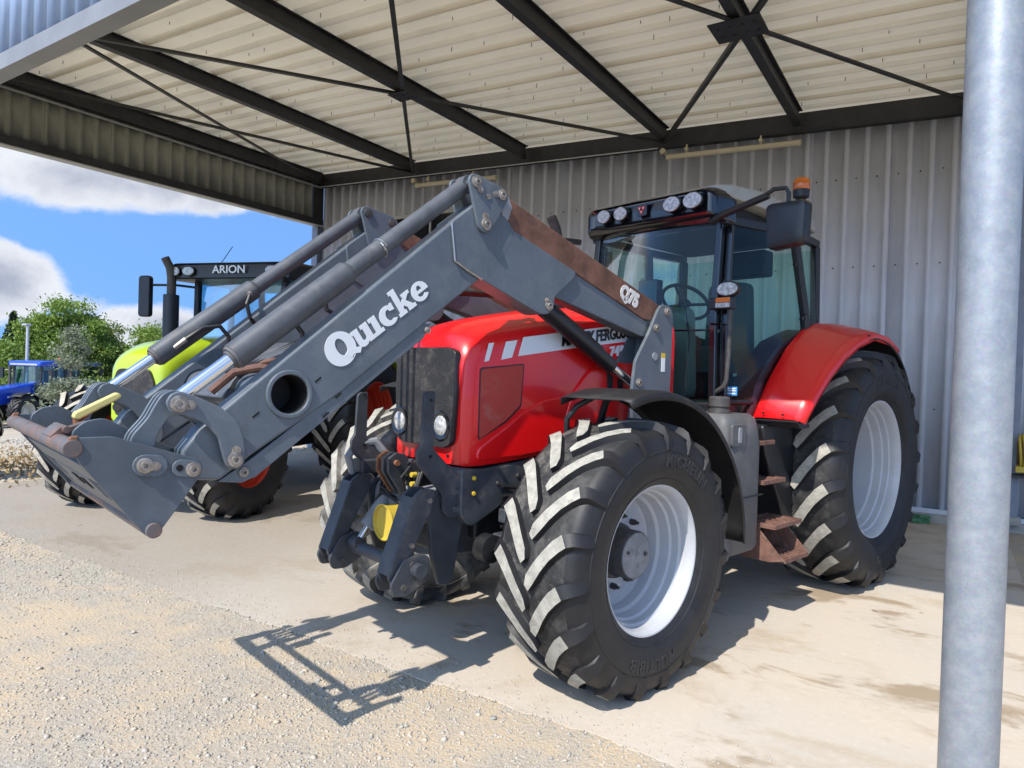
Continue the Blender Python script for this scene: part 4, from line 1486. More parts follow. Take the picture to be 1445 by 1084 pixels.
# braided pipes and brackets in the dark gap above the front axle
mb = MB()
for k in range(5):
    z = .78 + .055 * k
    mb.tube([(.36, -.42, z), (.39, -.25, z + .03 * math.sin(k)), (.37, .0, z + .04), (.30, .25, z + .08)], .011, n=7)
tp(mb, 'hydraulic_pipes', 'hose_black')
tp(MB().box(.34, .42, -.47, -.20, .68, .75).box(.34, .40, -.43, -.25, .80, .88), 'axle_bracket', 'cast_grey', bevel=.012)
tp(MB().lathe([(.33, .075), (.41, .075), (.415, .06), (.42, .02)], 24, c=(0, -.52, .68)), 'pivot_boss', 'chassis_black')

# ---- front linkage
FLx = dict(dx=0)
def plate(poly, x0, x1, name, mat='cast_grey', par=None, rnd=.012, bev=.004, holes=()):
    return tp(MB().prism(rounded(poly, rnd), x0, x1, axis=0, holes=holes), name, mat, par, dx=0, bevel=bev)
LK = dict(bev=.005)
for s, xo in ((1, .37), (-1, -.29)):
    x0, x1 = sorted((xo, xo - s * .022))
    tall = 0 if s > 0 else -.03
    fold = plate([(-.925, 1.50 + tall), (-.905, 1.515 + tall), (-.86, 1.515 + tall), (-.862, 1.225), (-.69, 1.065), (-.68, .885), (-.70, .86), (-.755, .865), (-.79, .90), (-.795, .985), (-.955, 1.15), (-.962, 1.21), (-.935, 1.25)], x0, x1, 'folded_link_arm')
    mb = MB()
    for yy, zz in ((-.715, .99), (-.71, .90)):
        mb.cyl((x1 if s > 0 else x0, yy, zz), ((x1 + .014) if s > 0 else (x0 - .014), yy, zz), .016, n=6)
    tp(mb, 'bolts', 'steel', fold, dx=0)
    mb = MB().cyl((x0 - .004, -.885, 1.47), (x1 + .004, -.885, 1.47), .007, n=8).cyl((x0 - .004, -.88, 1.185), (x1 + .004, -.88, 1.185), .009, n=8)
    tp(mb, 'pin_hole', 'black_hole', fold, dx=0)
    # lower link: channel of two plates leaning forward
    for off in (0.004, -.085):
        a, b = sorted((xo + s * off, xo + s * (off + .02)))
        plate([(-.985, 1.00), (-.94, 1.03), (-.86, 1.02), (-.875, .93), (-1.03, .66), (-1.02, .57), (-1.10, .57), (-1.125, .62)], a, b, 'lower_link', bev=.004)
    a, b = sorted((xo - s * .085, xo + s * .02))
    mb = MB()
    mb.beam(((a + b) / 2, -.985, .99), ((a + b) / 2, -1.118, .625), b - a - .006, .012, up=(0, -1, 0.35))
    tp(mb, 'link_web', 'cast_grey', dx=0)
    for off in (-.105, .026):
        a, b = sorted((xo + s * off, xo + s * (off + .018)))
        h = plate([(-1.05, .70), (-.96, .715), (-.90, .695), (-.885, .59), (-1.02, .52), (-1.10, .525), (-1.125, .585)], a, b, 'hook_plate', 'cast_grey', rnd=.02, bev=.003)
        mb = MB()
        for yy, zz in ((-1.0, .665), (-1.05, .565), (-.93, .62)):
            mb.cyl((a - .008, yy, zz), (b + .008, yy, zz), .017, n=10)
        tp(mb, 'pins', 'hub_dark', h, dx=0)
    # mounting cheek behind
    a, b = sorted((xo - s * .06, xo - s * .03))
    plate([(-.86, .945), (-.77, 1.03), (-.64, 1.06), (-.63, .83), (-.685, .53), (-.72, .495), (-.78, .51), (-.835, .68)], a, b, 'mounting_cheek', bev=.006)
    # lift cylinder
    xm = xo - s * .16
    cy = tp(MB().cyl((xm, -.80, .90), (xm, -.93, .745), .045, n=20), 'lift_cylinder', 'pale_grey', dx=0, bevel=.005)
    tp(MB().cyl((xm, -.92, .755), (xm, -.985, .67), .021, n=14), 'rod', 'chrome', cy, dx=0)
    tp(MB().cyl((xm - .035, -.99, .665), (xm + .035, -.99, .665), .036, n=18), 'eye', 'cast_grey', cy, dx=0)
tp(MB().cyl((-.38, -.98, .64), (.46, -.98, .64), .036, n=20), 'link_tube', 'cast_grey', dx=0)
tp(MB().prism(rounded([(-.30, .86), (-.20, 1.0), (.22, 1.0), (.32, .86), (.20, .80), (-.18, .80)], .05), -.82, -.66, axis=1), 'linkage_body', 'pale_grey', dx=0, bevel=.02)
for xx in (-.06, -.005, .05):
    plate([(-.93, 1.145), (-.88, 1.175), (-.82, 1.16), (-.74, 1.0), (-.76, .93), (-.84, .94), (-.93, 1.07)], xx, xx + .022, 'top_link_clevis', 'cast_grey' if xx > -.05 else 'rust')
tp(MB().cyl((-.08, -.885, 1.12), (.09, -.885, 1.12), .016, n=12), 'top_link_pin', 'rust', dx=0)
tp(MB().box(.07, .16, -.80, -.72, .93, 1.12).tube([(.11, -.82, 1.10), (.12, -.88, 1.05), (.10, -.84, .96), (.12, -.74, .90)], .012, n=7).tube([(.07, -.80, 1.12), (.03, -.86, 1.02), (.06, -.84, .93)], .010, n=7), 'valve_block', 'black_plastic', dx=0, bevel=.004)
# yellow cover of the power take-off: a flanged pot
mb = MB().lathe([(.10, .085), (-.02, .092), (-.035, .098), (-.035, .090), (-.022, .085), (-.018, .0001)], 32, c=(.035, -.90, .80), axis=1)
tp(mb, 'pto_cover', 'yellow_plastic', dx=0)
tp(MB().tube([(-.27, -.99, .63), (-.31, -1.035, .60), (-.31, -1.06, .55), (-.31, -1.03, .58), (-.31, -1.01, .545)], .005, n=6), 'lynch_pin', 'steel', dx=0)
# curved shackle over the far link
mb = MB().tube([(-.30, -.93, 1.02), (-.30, -.96, 1.12), (-.30, -.91, 1.19), (-.28, -.80, 1.20), (-.24, -.72, 1.10), (-.22, -.70, 1.02)], [.02, .024, .026, .026, .022, .02], n=10)
tp(mb, 'shackle', 'pale_grey', dx=0)
tp(MB().box(-.36, -.24, -.90, -.76, 1.02, 1.10), 'shackle_block', 'cast_grey', dx=0, bevel=.01)

# hoses, couplings and bolts of the front linkage
for k, (x0, z0, x1, z1) in enumerate(((-.16, 1.02, -.02, .92), (-.20, .98, .05, .90), (.16, 1.00, .24, .86), (.20, 1.04, .27, .92), (-.10, .96, -.22, .80))):
    tp(MB().tube([(x0, -.70, z0 + .08), (x0 + .01, -.80, z0 + .07), (x0 + (x1 - x0) * .4, -.865, (z0 + z1) / 2), (x1, -.84, z1), (x1 + .01, -.74, z1 - .05)], .0105, n=8), 'linkage_hose', 'hose_black', dx=0)
for x, z in ((.10, 1.06), (.14, 1.06), (.10, 1.01), (.14, 1.01)):
    tp(MB().cyl((x, -.80, z), (x, -.835, z), .014, n=12), 'coupling_cap', 'yellow_plastic' if x > .12 else 'hub_dark', dx=0, bevel=.003)
for s, xo in ((1, .396), (-1, -.316)):
    for y, z in ((-.90, .97), (-1.0, .76), (-1.06, .64)):
        tp(MB().cyl((xo - .004, y, z), (xo + .012, y, z), .014, n=6), 'link_bolt', 'worn_pin', dx=0)
for y, z in ((-.62, 1.06), (-.62, .98), (-.45, 1.02), (-.30, 1.05), (-.10, 1.08)):
    tp(MB().cyl((.352, y, z), (.364, y, z), .012, n=6), 'frame_bolt', 'yellow_sticker' if y < -.6 else 'hub_dark', bevel=.002)
# ---- front mudguards
def arc_guard(c, path_r, a0, a1, xi, xo, drop, n=22):
    secs = []
    for i in range(n + 1):
        a = a0 + (a1 - a0) * i / n
        r = interp(path_r, i / n)
        y, z = c[0] + r * math.sin(a), c[1] + r * math.cos(a)
        y2, z2 = c[0] + (r - drop) * math.sin(a), c[1] + (r - drop) * math.cos(a)
        ym, zm = c[0] + (r - drop * .2) * math.sin(a), c[1] + (r - drop * .2) * math.cos(a)
        xi_ = xi
        secs.append([(xi_, y2, z2), (xi_ + .004, ym, zm), (xi_ + .03, y, z), (xo - .05, y, z), (xo - .012, ym, zm), (xo, y2, z2)])
    return MB().loft(secs)
for s in (1, -1):
    m = arc_guard((0.0, .683), [(0, .855), (.3, .875), (.6, .90), (1, .955)], rad(-17), rad(93), .66, 1.13, .045)
    if s < 0:
        m.v = [(-p[0], p[1], p[2]) for p in m.v]
    g = tp(m, 'front_mudguard', 'black_matte', dx=0, solid=.008, smooth=40)
    m = MB().tube([(.55, .02, .80), (.60, .10, 1.2), (.70, .10, 1.50), (.95, .08, 1.522)], .022, n=10).tube([(.62, -.14, 1.05), (.66, -.19, 1.38), (.70, -.16, 1.45), (.76, -.10, 1.50)], .016, n=10)
    if s < 0:
        m.v = [(-p[0] + .0, p[1], p[2]) for p in m.v]
    tp(m, 'stay', 'chassis_black', g, dx=0)

# ---- fuel tank, steps
def rbox(x0, x1, y0, y1, z0, z1, r=.06, top=0.0):
    base = rounded([(x0, y0), (x1, y0), (x1, y1), (x0, y1)], r, 5)
    cx, cy = (x0 + x1) / 2, (y0 + y1) / 2
    secs = []
    for z, k in ((z0, .93), (z0 + .03, 1), (z1 - .22, 1), (z1 - .10, 1 - top * .4), (z1 - .03, 1 - top), (z1, .86 - top)):
        secs.append([(cx + (a - cx) * k, cy + (b - cy) * k, z) for a, b in base])
    return MB().loft(secs, closed=True, caps=True)
tank = tp(rbox(.46, .93, .98, 1.42, .50, 1.40, .09, .12), 'fuel_tank', 'tank_grey', smooth=35)
tp(MB().lathe([(1.36, .075), (1.42, .072), (1.425, .062), (1.44, .062), (1.445, .07), (1.50, .068), (1.51, .055), (1.51, .0001)], 20, c=(.74, 1.16, 0), axis=2), 'filler_cap', 'hub_dark', tank)
tp(MB().box(.50, .935, .985, 1.425, .86, .868), 'tank_seam', 'black_plastic', tank)
tp(MB().prism(rounded([(.99, 1.20), (1.16, 1.20), (1.16, 1.34), (.99, 1.34)], .02), .915, .938, axis=0), 'tank_panel', 'tank_grey', tank, bevel=.004)
tp(MB().prism(rounded([(1.06, 1.22), (1.10, 1.22), (1.10, 1.32), (1.06, 1.32)], .015), .935, .945, axis=0), 'latch', 'pale_grey', tank, bevel=.003)
plate([(.80, .98), (.95, .84), (1.02, .52), (.98, .48), (.86, .52), (.84, .70)], .95, .985, 'mudflap', 'tank_grey')
tp(MB().box(.98, 1.0, .80, .86, .66, .70), 'side_reflector', 'amber_lens', dx=0, bevel=.004)
for yy in (1.475, 1.845):
    tp(MB().prism([(.78, .655), (.90, .655), (1.12, .432), (1.02, .405), (.80, .405)], yy, yy + .009, axis=1), 'step_side', 'step_brown', dx=0, bevel=.002)
for z, x0, x1, y0, y1 in ((.44, .86, 1.12, 1.50, 1.85), (.66, .80, 1.06, 1.46, 1.86), (.95, .76, .98, 1.44, 1.76), (1.21, .72, .92, 1.40, 1.70)):
    mb = MB().box(x0, x1, y0, y1, z - .03, z - .018)
    mb.box(x0, x1, y0, y0 + .014, z - .018, z).box(x0, x1, y1 - .014, y1, z - .018, z).box(x1 - .016, x1, y0 + .014, y1 - .014, z - .018, z).box(x0, x0 + .016, y0 + .014, y1 - .014, z - .018, z)
    for k in range(6):
        yy = y0 + .04 + k * (y1 - y0 - .08) / 5
        mb.box(x0 + .03, x1 - .03, yy - .008, yy + .008, z - .018, z - .004)
    tp(mb, 'step', 'step_brown', dx=0, bevel=.002)
plate([(1.55, 1.32), (1.99, 1.32), (2.06, 1.26), (2.10, 1.05), (2.02, .60), (1.94, .60), (1.62, 1.10)], .60, .90, 'step_well', 'black_plastic', rnd=.05, bev=.02)

# ---- cab
CAB[0] = True
def bar(pts, w, h, name, mat='black_plastic', par=None, dx=XC, up=(0, 0, 1), bev=.008):
    mb = MB()
    for a, b in zip(pts[:-1], pts[1:]):
        mb.beam(a, b, w, h, up)
    return tp(mb, name, mat, par, dx=dx, bevel=bev)
cab = tp(MB().prism([(1.30, 1.38), (2.80, 1.38), (2.80, 1.50), (1.30, 1.46)], -.66, .66, axis=0), 'cab_floor', 'black_plastic', bevel=.02)
for s in (-1, 1):
    bar([(s * .60, 1.33, 1.42), (s * .585, 1.335, 2.0), (s * .575, 1.40, 2.74)], .055, .075, 'front_pillar', 'black_gloss', up=(0, 1, 0))
    bar([(s * .66, 1.36, 1.46), (s * .645, 1.37, 2.0), (s * .63, 1.43, 2.70)], .045, .035, 'door_frame', 'black_gloss', up=(0, 1, 0), bev=.006)
    bar([(s * .765, 2.42, 1.75), (s * .765, 2.36, 2.15), (s * .715, 2.24, 2.74)], .05, .085, 'middle_pillar', 'black_plastic', up=(0, 1, 0))
    bar([(s * .68, 2.78, 1.5), (s * .66, 2.74, 2.74)], .06, .07, 'rear_pillar', 'black_plastic', up=(0, 1, 0))
    bar([(s * .60, 1.36, 2.735), (s * .715, 2.24, 2.765), (s * .66, 2.76, 2.765)], .06, .06, 'roof_rail', 'black_plastic')
    # glass: door, rear quarter, lower front corner
    mb = MB().loft([[(s * .655, 1.40, 1.50), (s * .76, 1.80, 1.50), (s * .775, 2.02, 1.62), (s * .772, 2.30, 2.02)], [(s * .648, 1.41, 2.02), (s * .75, 1.84, 2.03), (s * .765, 2.10, 2.04), (s * .765, 2.33, 2.06)], [(s * .625, 1.46, 2.70), (s * .675, 1.80, 2.715), (s * .695, 2.02, 2.72), (s * .708, 2.21, 2.725)]])
    tp(mb, 'door_glass', 'cab_glass', smooth=50)
    mb = MB().loft([[(s * .766, 2.44, 2.02), (s * .70, 2.74, 2.02)], [(s * .712, 2.30, 2.72), (s * .672, 2.71, 2.72)]])
    tp(mb, 'quarter_glass', 'cab_glass')
    # door sill and rubber edge
    mb = MB().tube([(s * .66, 1.40, 1.47), (s * .755, 1.78, 1.46), (s * .78, 1.98, 1.56), (s * .785, 2.14, 1.80), (s * .778, 2.32, 2.02)], .018, n=8)
    tp(mb, 'door_seal', 'black_plastic')
    mb = MB().cyl((s * .772, 2.27, 2.11), (s * .795, 2.27, 2.11), .015, n=10).cyl((s * .735, 2.20, 2.52), (s * .757, 2.20, 2.52), .015, n=10)
    tp(mb, 'hinge_knob', 'black_plastic')
mb = MB().loft([[(x, 1.325 - .05 * (1 - (x / .6) ** 2), 1.46) for x in (-.58, -.3, 0, .3, .58)], [(x, 1.33 - .06 * (1 - (x / .6) ** 2), 2.0) for x in (-.57, -.3, 0, .3, .57)], [(x, 1.39 - .06 * (1 - (x / .6) ** 2), 2.72) for x in (-.555, -.3, 0, .3, .555)]])
tp(mb, 'windscreen', 'cab_glass', smooth=60)
tp(MB().loft([[(-.64, 2.79, 1.62), (.64, 2.79, 1.62)], [(-.63, 2.75, 2.72), (.63, 2.75, 2.72)]]), 'rear_window', 'cab_glass')
bar([(.62, 1.345, 1.955), (.60, 1.34, 1.955)], .03, .03, 'screen_bar', 'black_gloss')
bar([(-.57, 1.30, 1.965), (-.3, 1.276, 1.965), (.3, 1.276, 1.965), (.585, 1.325, 1.965)], .016, .014, 'screen_bar', 'black_gloss', bev=.003)
tp(MB().box(-.62, .62, 2.74, 2.80, 1.45, 1.66), 'rear_panel', 'black_plastic', bevel=.02)
# wheel-arch panels inside the cab
for s in (1, -1):
    secs = []
    for y, z in ((1.62, 1.40), (1.70, 1.62), (1.86, 1.80), (2.10, 1.95), (2.40, 2.04), (2.75, 2.06)):
        secs.append([(s * .50, y + .05, z - .12), (s * .53, y, z - .02), (s * .60, y, z), (s * .725, y - .02, z - .03), (s * .745, y - .02, z - .09), (s * .745, y + .10, min(z, 1.5) - .15)])
    tp(MB().loft(secs), 'arch_panel', 'dark_red', smooth=50)
# roof
def roof_sec(y, hw, z0, z1, r):
    return [(x, y, z) for x, z in rounded([(-hw, z0), (hw, z0), (hw, z1), (-hw, z1)], [.02, .02, r, r], 5)]
mb = MB().loft([roof_sec(1.265, .52, 2.80, 2.925, .05), roof_sec(1.235, .555, 2.775, 2.935, .06), roof_sec(1.245, .585, 2.755, 2.945, .07), roof_sec(1.30, .62, 2.735, 2.955, .08), roof_sec(1.42, .65, 2.715, 2.955, .08), roof_sec(1.46, .65, 2.715, 2.945, .08)], closed=True, caps=True)
roof = tp(mb, 'roof_visor', 'black_gloss', smooth=45)
mb = MB().loft([roof_sec(1.262, .48, 2.922, 2.950, .02), roof_sec(1.30, .59, 2.912, 2.968, .04), roof_sec(1.42, .66, 2.885, 2.985, .07), roof_sec(1.75, .73, 2.86, 2.988, .09), roof_sec(2.2, .735, 2.845, 2.978, .09), roof_sec(2.58, .715, 2.84, 2.95, .08), roof_sec(2.70, .68, 2.85, 2.92, .05)], closed=True, caps=True)
tp(mb, 'roof_cap', 'roof_white', smooth=45)
tp(MB().box(-.60, .60, 1.42, 2.74, 2.775, 2.86), 'roof_lining', 'black_matte', bevel=.02)
for x, r1, r2 in ((-.385, .062, .05), (-.215, .062, .05), (.265, .072, .052), (.445, .076, .054)):
    L = tp(MB().prism(circle(x, 2.862, r1 * 1.12, 28, r2 * 1.12), 1.205, 1.25, axis=1), 'work_light', 'black_gloss', roof, bevel=.006)
    m = MB().prism(circle(x, 2.862, r1, 28, r2), 1.198, 1.21, axis=1)
    tp(m, 'lens', 'lamp_glass', L, bevel=.004)
em = tp(MB().prism(rounded([(-.018 - .045, 2.822), (-.018 + .045, 2.822), (-.018 + .045, 2.908), (-.018 - .045, 2.908)], .012), 1.222, 1.24, axis=1), 'emblem', 'black_gloss', roof, bevel=.002)
mb = MB()
for cx, cz, up in ((-.018, 2.848, -1), (-.036, 2.876, 1), (0.0, 2.876, 1)):
    k = .020
    tri = [(cx - k * .9, cz + (k * .6 if up < 0 else -k * .0 + k * .6)), (cx, cz - k), (cx + k * .9, cz + k * .6)]
    mb.cur = 0
    mb.prism(tri, 1.217, 1.225, axis=1)
    mb.cur = 1
    mb.prism([(cx + (q[0] - cx) * .4, cz + (q[1] - cz) * .4) for q in tri], 1.2155, 1.2165, axis=1)
tp(mb, 'emblem_mark', ['rim_red', 'white_decal'], em)
# beacon
bc = tp(MB().cyl((.70, 2.36, 2.86), (.70, 2.36, 3.06), .014, n=10), 'beacon_stem', 'steel')
tp(MB().lathe([(3.05, .03), (3.07, .062), (3.125, .066), (3.13, .06)], 24, c=(.70, 2.36, 0), axis=2), 'beacon_base', 'black_plastic', bc)
tp(MB().lathe([(3.128, .062), (3.135, .066), (3.19, .066), (3.215, .055), (3.225, .02), (3.225, .0001)], 24, c=(.70, 2.36, 0), axis=2), 'beacon_lens', 'amber_lens', bc)
# mirrors
for s, dd in ((1, 0), (-1, .0)):
    arm = tp(MB().tube([(s * .60, 1.30, 2.715), (s * .72, 1.24, 2.735), (s * 1.02, 1.20, 2.79), (s * 1.06, 1.20, 2.80)], .024, n=10).tube([(s * 1.03, 1.20, 2.80), (s * 1.09, 1.21, 2.835), (s * 1.16, 1.23, 2.835), (s * 1.175, 1.235, 2.80), (s * 1.175, 1.235, 2.72)], .014, n=10), 'mirror_arm', 'black_plastic', dx=0)
    mb = MB()
    base = rounded([(s * 1.055, 2.45), (s * 1.295, 2.475), (s * 1.305, 2.745), (s * 1.035, 2.75)], .045, 5)
    cx, cz = s * 1.17, 2.61
    secs = []
    for y, k in ((1.19, .72), (1.20, .93), (1.225, 1.0), (1.285, 1.0), (1.29, .97)):
        secs.append([(cx + (a - cx) * k, y, cz + (b - cz) * k) for a, b in base])
    mb.loft(secs, closed=True, caps=True)
    tp(mb, 'mirror_housing', 'black_plastic', arm, dx=0, smooth=45)
    tp(MB().prism([(cx + (a - cx) * .9, cz + (b - cz) * .9) for a, b in base], 1.29, 1.294, axis=1), 'mirror_glass', 'mirror_glass', arm, dx=0)
# side lamp cluster on the front pillar, grab rail, sticker
lc = tp(MB().box(.63, .80, 1.25, 1.32, 2.10, 2.18), 'lamp_cluster', 'black_plastic', dx=0, bevel=.008)
tp(MB().box(.685, .79, 1.242, 1.252, 2.143, 2.176), 'turn_signal', 'amber_lens', lc, dx=0, bevel=.003)
tp(MB().box(.685, .79, 1.242, 1.252, 2.108, 2.141), 'position_lamp', 'lamp_glass', lc, dx=0, bevel=.003)
wl = tp(MB().prism(circle(.755, 2.235, .088, 28, .056), 1.27, 1.31, axis=1), 'side_work_light', 'black_plastic', dx=0, bevel=.01)
tp(MB().prism(circle(.755, 2.235, .076, 28, .045), 1.262, 1.272, axis=1), 'lens', 'lamp_glass', wl, dx=0, bevel=.004)
tp(MB().tube([(.765, 1.30, 2.10), (.765, 1.30, 1.80), (.755, 1.30, 1.62), (.735, 1.30, 1.575), (.66, 1.32, 1.53)], .015, n=10), 'grab_rail', 'hub_dark', dx=0)
tp(MB().prism([(.705, 1.515), (.785, 1.515), (.785, 1.575), (.705, 1.575)], 1.395, 1.398, axis=1), 'blue_sticker', 'blue_sticker', dx=0)
mb = MB()
for z in (1.528, 1.548, 1.562):
    mb.prism([(.715, z - .004), (.775, z - .004), (.775, z + .004), (.715, z + .004)], 1.392, 1.396, axis=1)
tp(mb, 'sticker_lines', 'white_decal', dx=0)
# interior: console, steering wheel, seat, rear boxes
tp(MB().loft([[(x, 1.50 + .0 * x, z) for x, z in rounded([(-.26, 1.46), (.26, 1.46), (.22, 2.12), (-.22, 2.12)], .10, 4)], [(x, 1.66, z) for x, z in rounded([(-.24, 1.46), (.24, 1.46), (.20, 2.18), (-.20, 2.18)], .10, 4)], [(x, 1.78, z) for x, z in rounded([(-.15, 1.46), (.15, 1.46), (.12, 2.10), (-.12, 2.10)], .08, 4)]], closed=True, caps=True), 'dashboard', 'interior_grey', smooth=40)
sw = MB()
ring = []
cen, nrm = Vector((.05, 1.86, 2.24)), Vector((0, .62, .78)).normalized()
ua = Vector((1, 0, 0))
ub = nrm.cross(ua)
for i in range(33):
    t = 2 * math.pi * i / 32
    ring.append(cen + (ua * math.cos(t) + ub * math.sin(t)) * .195)
sw.tube(ring, .015, n=8, cap=False)
for t in (.2, math.pi - .2, -math.pi / 2):
    sw.tube([cen - nrm * .03, cen + (ua * math.cos(t) + ub * math.sin(t)) * .19], .013, n=6)
sw.cyl(cen - nrm * .05, cen, .05, n=16)
sw.cyl(cen - nrm * .05, (.03, 1.74, 1.95), .03, n=12)
tp(sw, 'steering_wheel', 'black_plastic', dx=0)
seat = tp(rbox(-.24, .24, 2.05, 2.52, 1.72, 1.90, .08, .02), 'seat_cushion', 'seat_fabric', smooth=40)
tp(MB().loft([[(x, y, z) for x, z in rounded([(-.23 * k, 1.84), (.23 * k, 1.84), (.20 * k, 2.46), (-.20 * k, 2.46)], .07, 4)] for y, k in ((2.46, .9), (2.48, 1), (2.56, 1), (2.58, .9))], closed=True, caps=True), 'seat_back', 'seat_fabric', seat, smooth=40)
tp(MB().box(-.12, .12, 2.15, 2.40, 1.46, 1.72), 'seat_base', 'black_plastic', seat)
tp(MB().box(-.52, -.28, 1.95, 2.5, 1.50, 2.02), 'armrest_console', 'interior_grey', bevel=.04)
tp(MB().box(-.56, -.36, 1.90, 2.0, 2.20, 2.46), 'terminal_screen', 'black_gloss', bevel=.01)
tp(MB().box(-.18, .30, 2.55, 2.72, 2.52, 2.74), 'overhead_console', 'black_matte', bevel=.02)
tp(MB().tube([(-.50, 1.375, 2.66), (-.49, 1.36, 2.50), (-.47, 1.36, 2.40)], .02, n=8).box(-.53, -.44, 1.36, 1.40, 2.36, 2.62), 'inner_mirror', 'black_plastic', bevel=.02)
tp(MB().tube([(.38, 1.29, 1.55), (.40, 1.30, 1.9), (.32, 1.315, 2.25)], .006, n=6), 'wiper', 'black_plastic')
# exhaust stack on the right
tp(MB().cyl((-.68, 1.0, 1.35), (-.68, 1.0, 2.40), .07, n=20).tube([(-.68, 1.0, 2.36), (-.68, 1.0, 2.66), (-.68, .97, 2.76), (-.68, .91, 2.85)], [.04, .04, .04, .04], n=16), 'exhaust', 'hub_dark')

CAB[0] = False
# ---- rear fenders
for s in (1, -1):
    O = [(1.61, 1.35), (1.81, 1.53), (2.02, 1.69), (2.27, 1.835), (2.54, 1.95), (2.87, 2.03), (3.20, 2.01), (3.45, 1.94)]
    I = [(1.60, 1.36), (1.80, 1.63), (2.05, 1.87), (2.30, 2.02), (2.56, 2.09), (2.87, 2.11), (3.20, 2.09), (3.45, 2.01)]
    secs = []
    for (yo, zo), (yi, zi) in zip(O, I):
        dz = Vector((yo - YR, zo - .945)).normalized()
        secs.append([(s * .735, yi + .02, zi - .16), (s * .742, yi + .005, zi - .02), (s * .765, yi, zi + .004), (s * .82, yi * .85 + yo * .15, zi * .85 + zo * .15 + .008), (s * 1.03, yo * .85 + yi * .15, zo * .85 + zi * .15 + .012), (s * 1.085, yo, zo + .006), (s * 1.10, yo - dz.x * .025, zo - dz.y * .025), (s * 1.092, yo - dz.x * .06, zo - dz.y * .06)])
    fen = tp(MB().loft(secs), 'rear_fender', 'red_paint', smooth=45, solid=.006)
    m = arc_guard((YR, .945), [(0, 1.09), (1, 1.06)], rad(-12), rad(62), .70, 1.10, .05)
    m.v = [(s * p[0], p[1], p[2]) for p in m.v]
    tp(m, 'fender_extension', 'black_matte', fen, solid=.008, smooth=40)
    m = MB().prism(rounded([(1.60, 1.35), (1.66, 1.30), (1.80, 1.31), (1.72, 1.42)], .02), *sorted((s * .76, s * 1.07)), axis=0)
    tp(m, 'fender_lip', 'black_plastic', fen, bevel=.006)
    mb = MB().cyl((s * .83, 1.597, 1.40), (s * .83, 1.585, 1.40), .008, n=8).cyl((s * .97, 1.60, 1.395), (s * .97, 1.588, 1.395), .008, n=8)
    tp(mb, 'rivets', 'black_plastic', fen)
    # inner wall between fender and cab
    m = MB().prism([(1.62, 1.36), (1.82, 1.60), (2.06, 1.84), (2.30, 1.98), (2.56, 2.05), (2.87, 2.07), (3.3, 2.03), (3.5, 1.5), (3.2, 1.2), (2.0, 1.2)], *sorted((s * .66, s * .735)), axis=0)
    tp(m, 'inner_arch', 'chassis_black', fen)
# ------------------------------------------------------------------ front loader of the red tractor: parts of the tractor
def lp_(poly, x0, x1, name, mat='loader_grey', par=None, s=1, rnd=0.0, bev=.005, hole=None, smooth=32):
    """plate or box section given on the left side (x0..x1), mirrored for the right arm"""
    q = rounded(poly, rnd) if rnd else poly
    if s < 0:
        x0, x1 = -x1 + LDX, -x0 + LDX
    m = MB().ring_prism(q, hole[0], hole[1], x0, x1, d=hole[2]) if hole else MB().prism(q, x0, x1, axis=0)
    return m.build(name, mat, par or tr, bevel=bev, smooth=smooth)
LDX = 0.02
def sx(x, s):
    return x if s > 0 else -x + LDX
def pin(y, z, xo, s, par, r=.03, ear=None, name='pin'):
    """greased pivot pin with its retaining collar, outer end at xo"""
    mb = MB()
    a, b = sx(xo - .004, s), sx(xo + .014, s)
    mb.lathe([(0, r), (sx(.012, s) - sx(0, s), r), (sx(.014, s) - sx(0, s), r * .85), (sx(.014, s) - sx(0, s), r * .62), (sx(.020, s) - sx(0, s), r * .58), (sx(.020, s) - sx(0, s), r * .3), (sx(.010, s) - sx(0, s), r * .28), (sx(.010, s) - sx(0, s), .0001)], 24, c=(sx(xo - .002, s), y, z))
    if ear:
        e = capsule((y, z), (y + ear[0], z + ear[1]), r * .55, 6)
        mb.prism(e, sx(xo, s), sx(xo + .009, s), axis=0)
        mb.cyl((sx(xo + .008, s), y + ear[0], z + ear[1]), (sx(xo + .016, s), y + ear[0], z + ear[1]), r * .3, n=6)
    return mb.build(name, 'worn_pin', par)

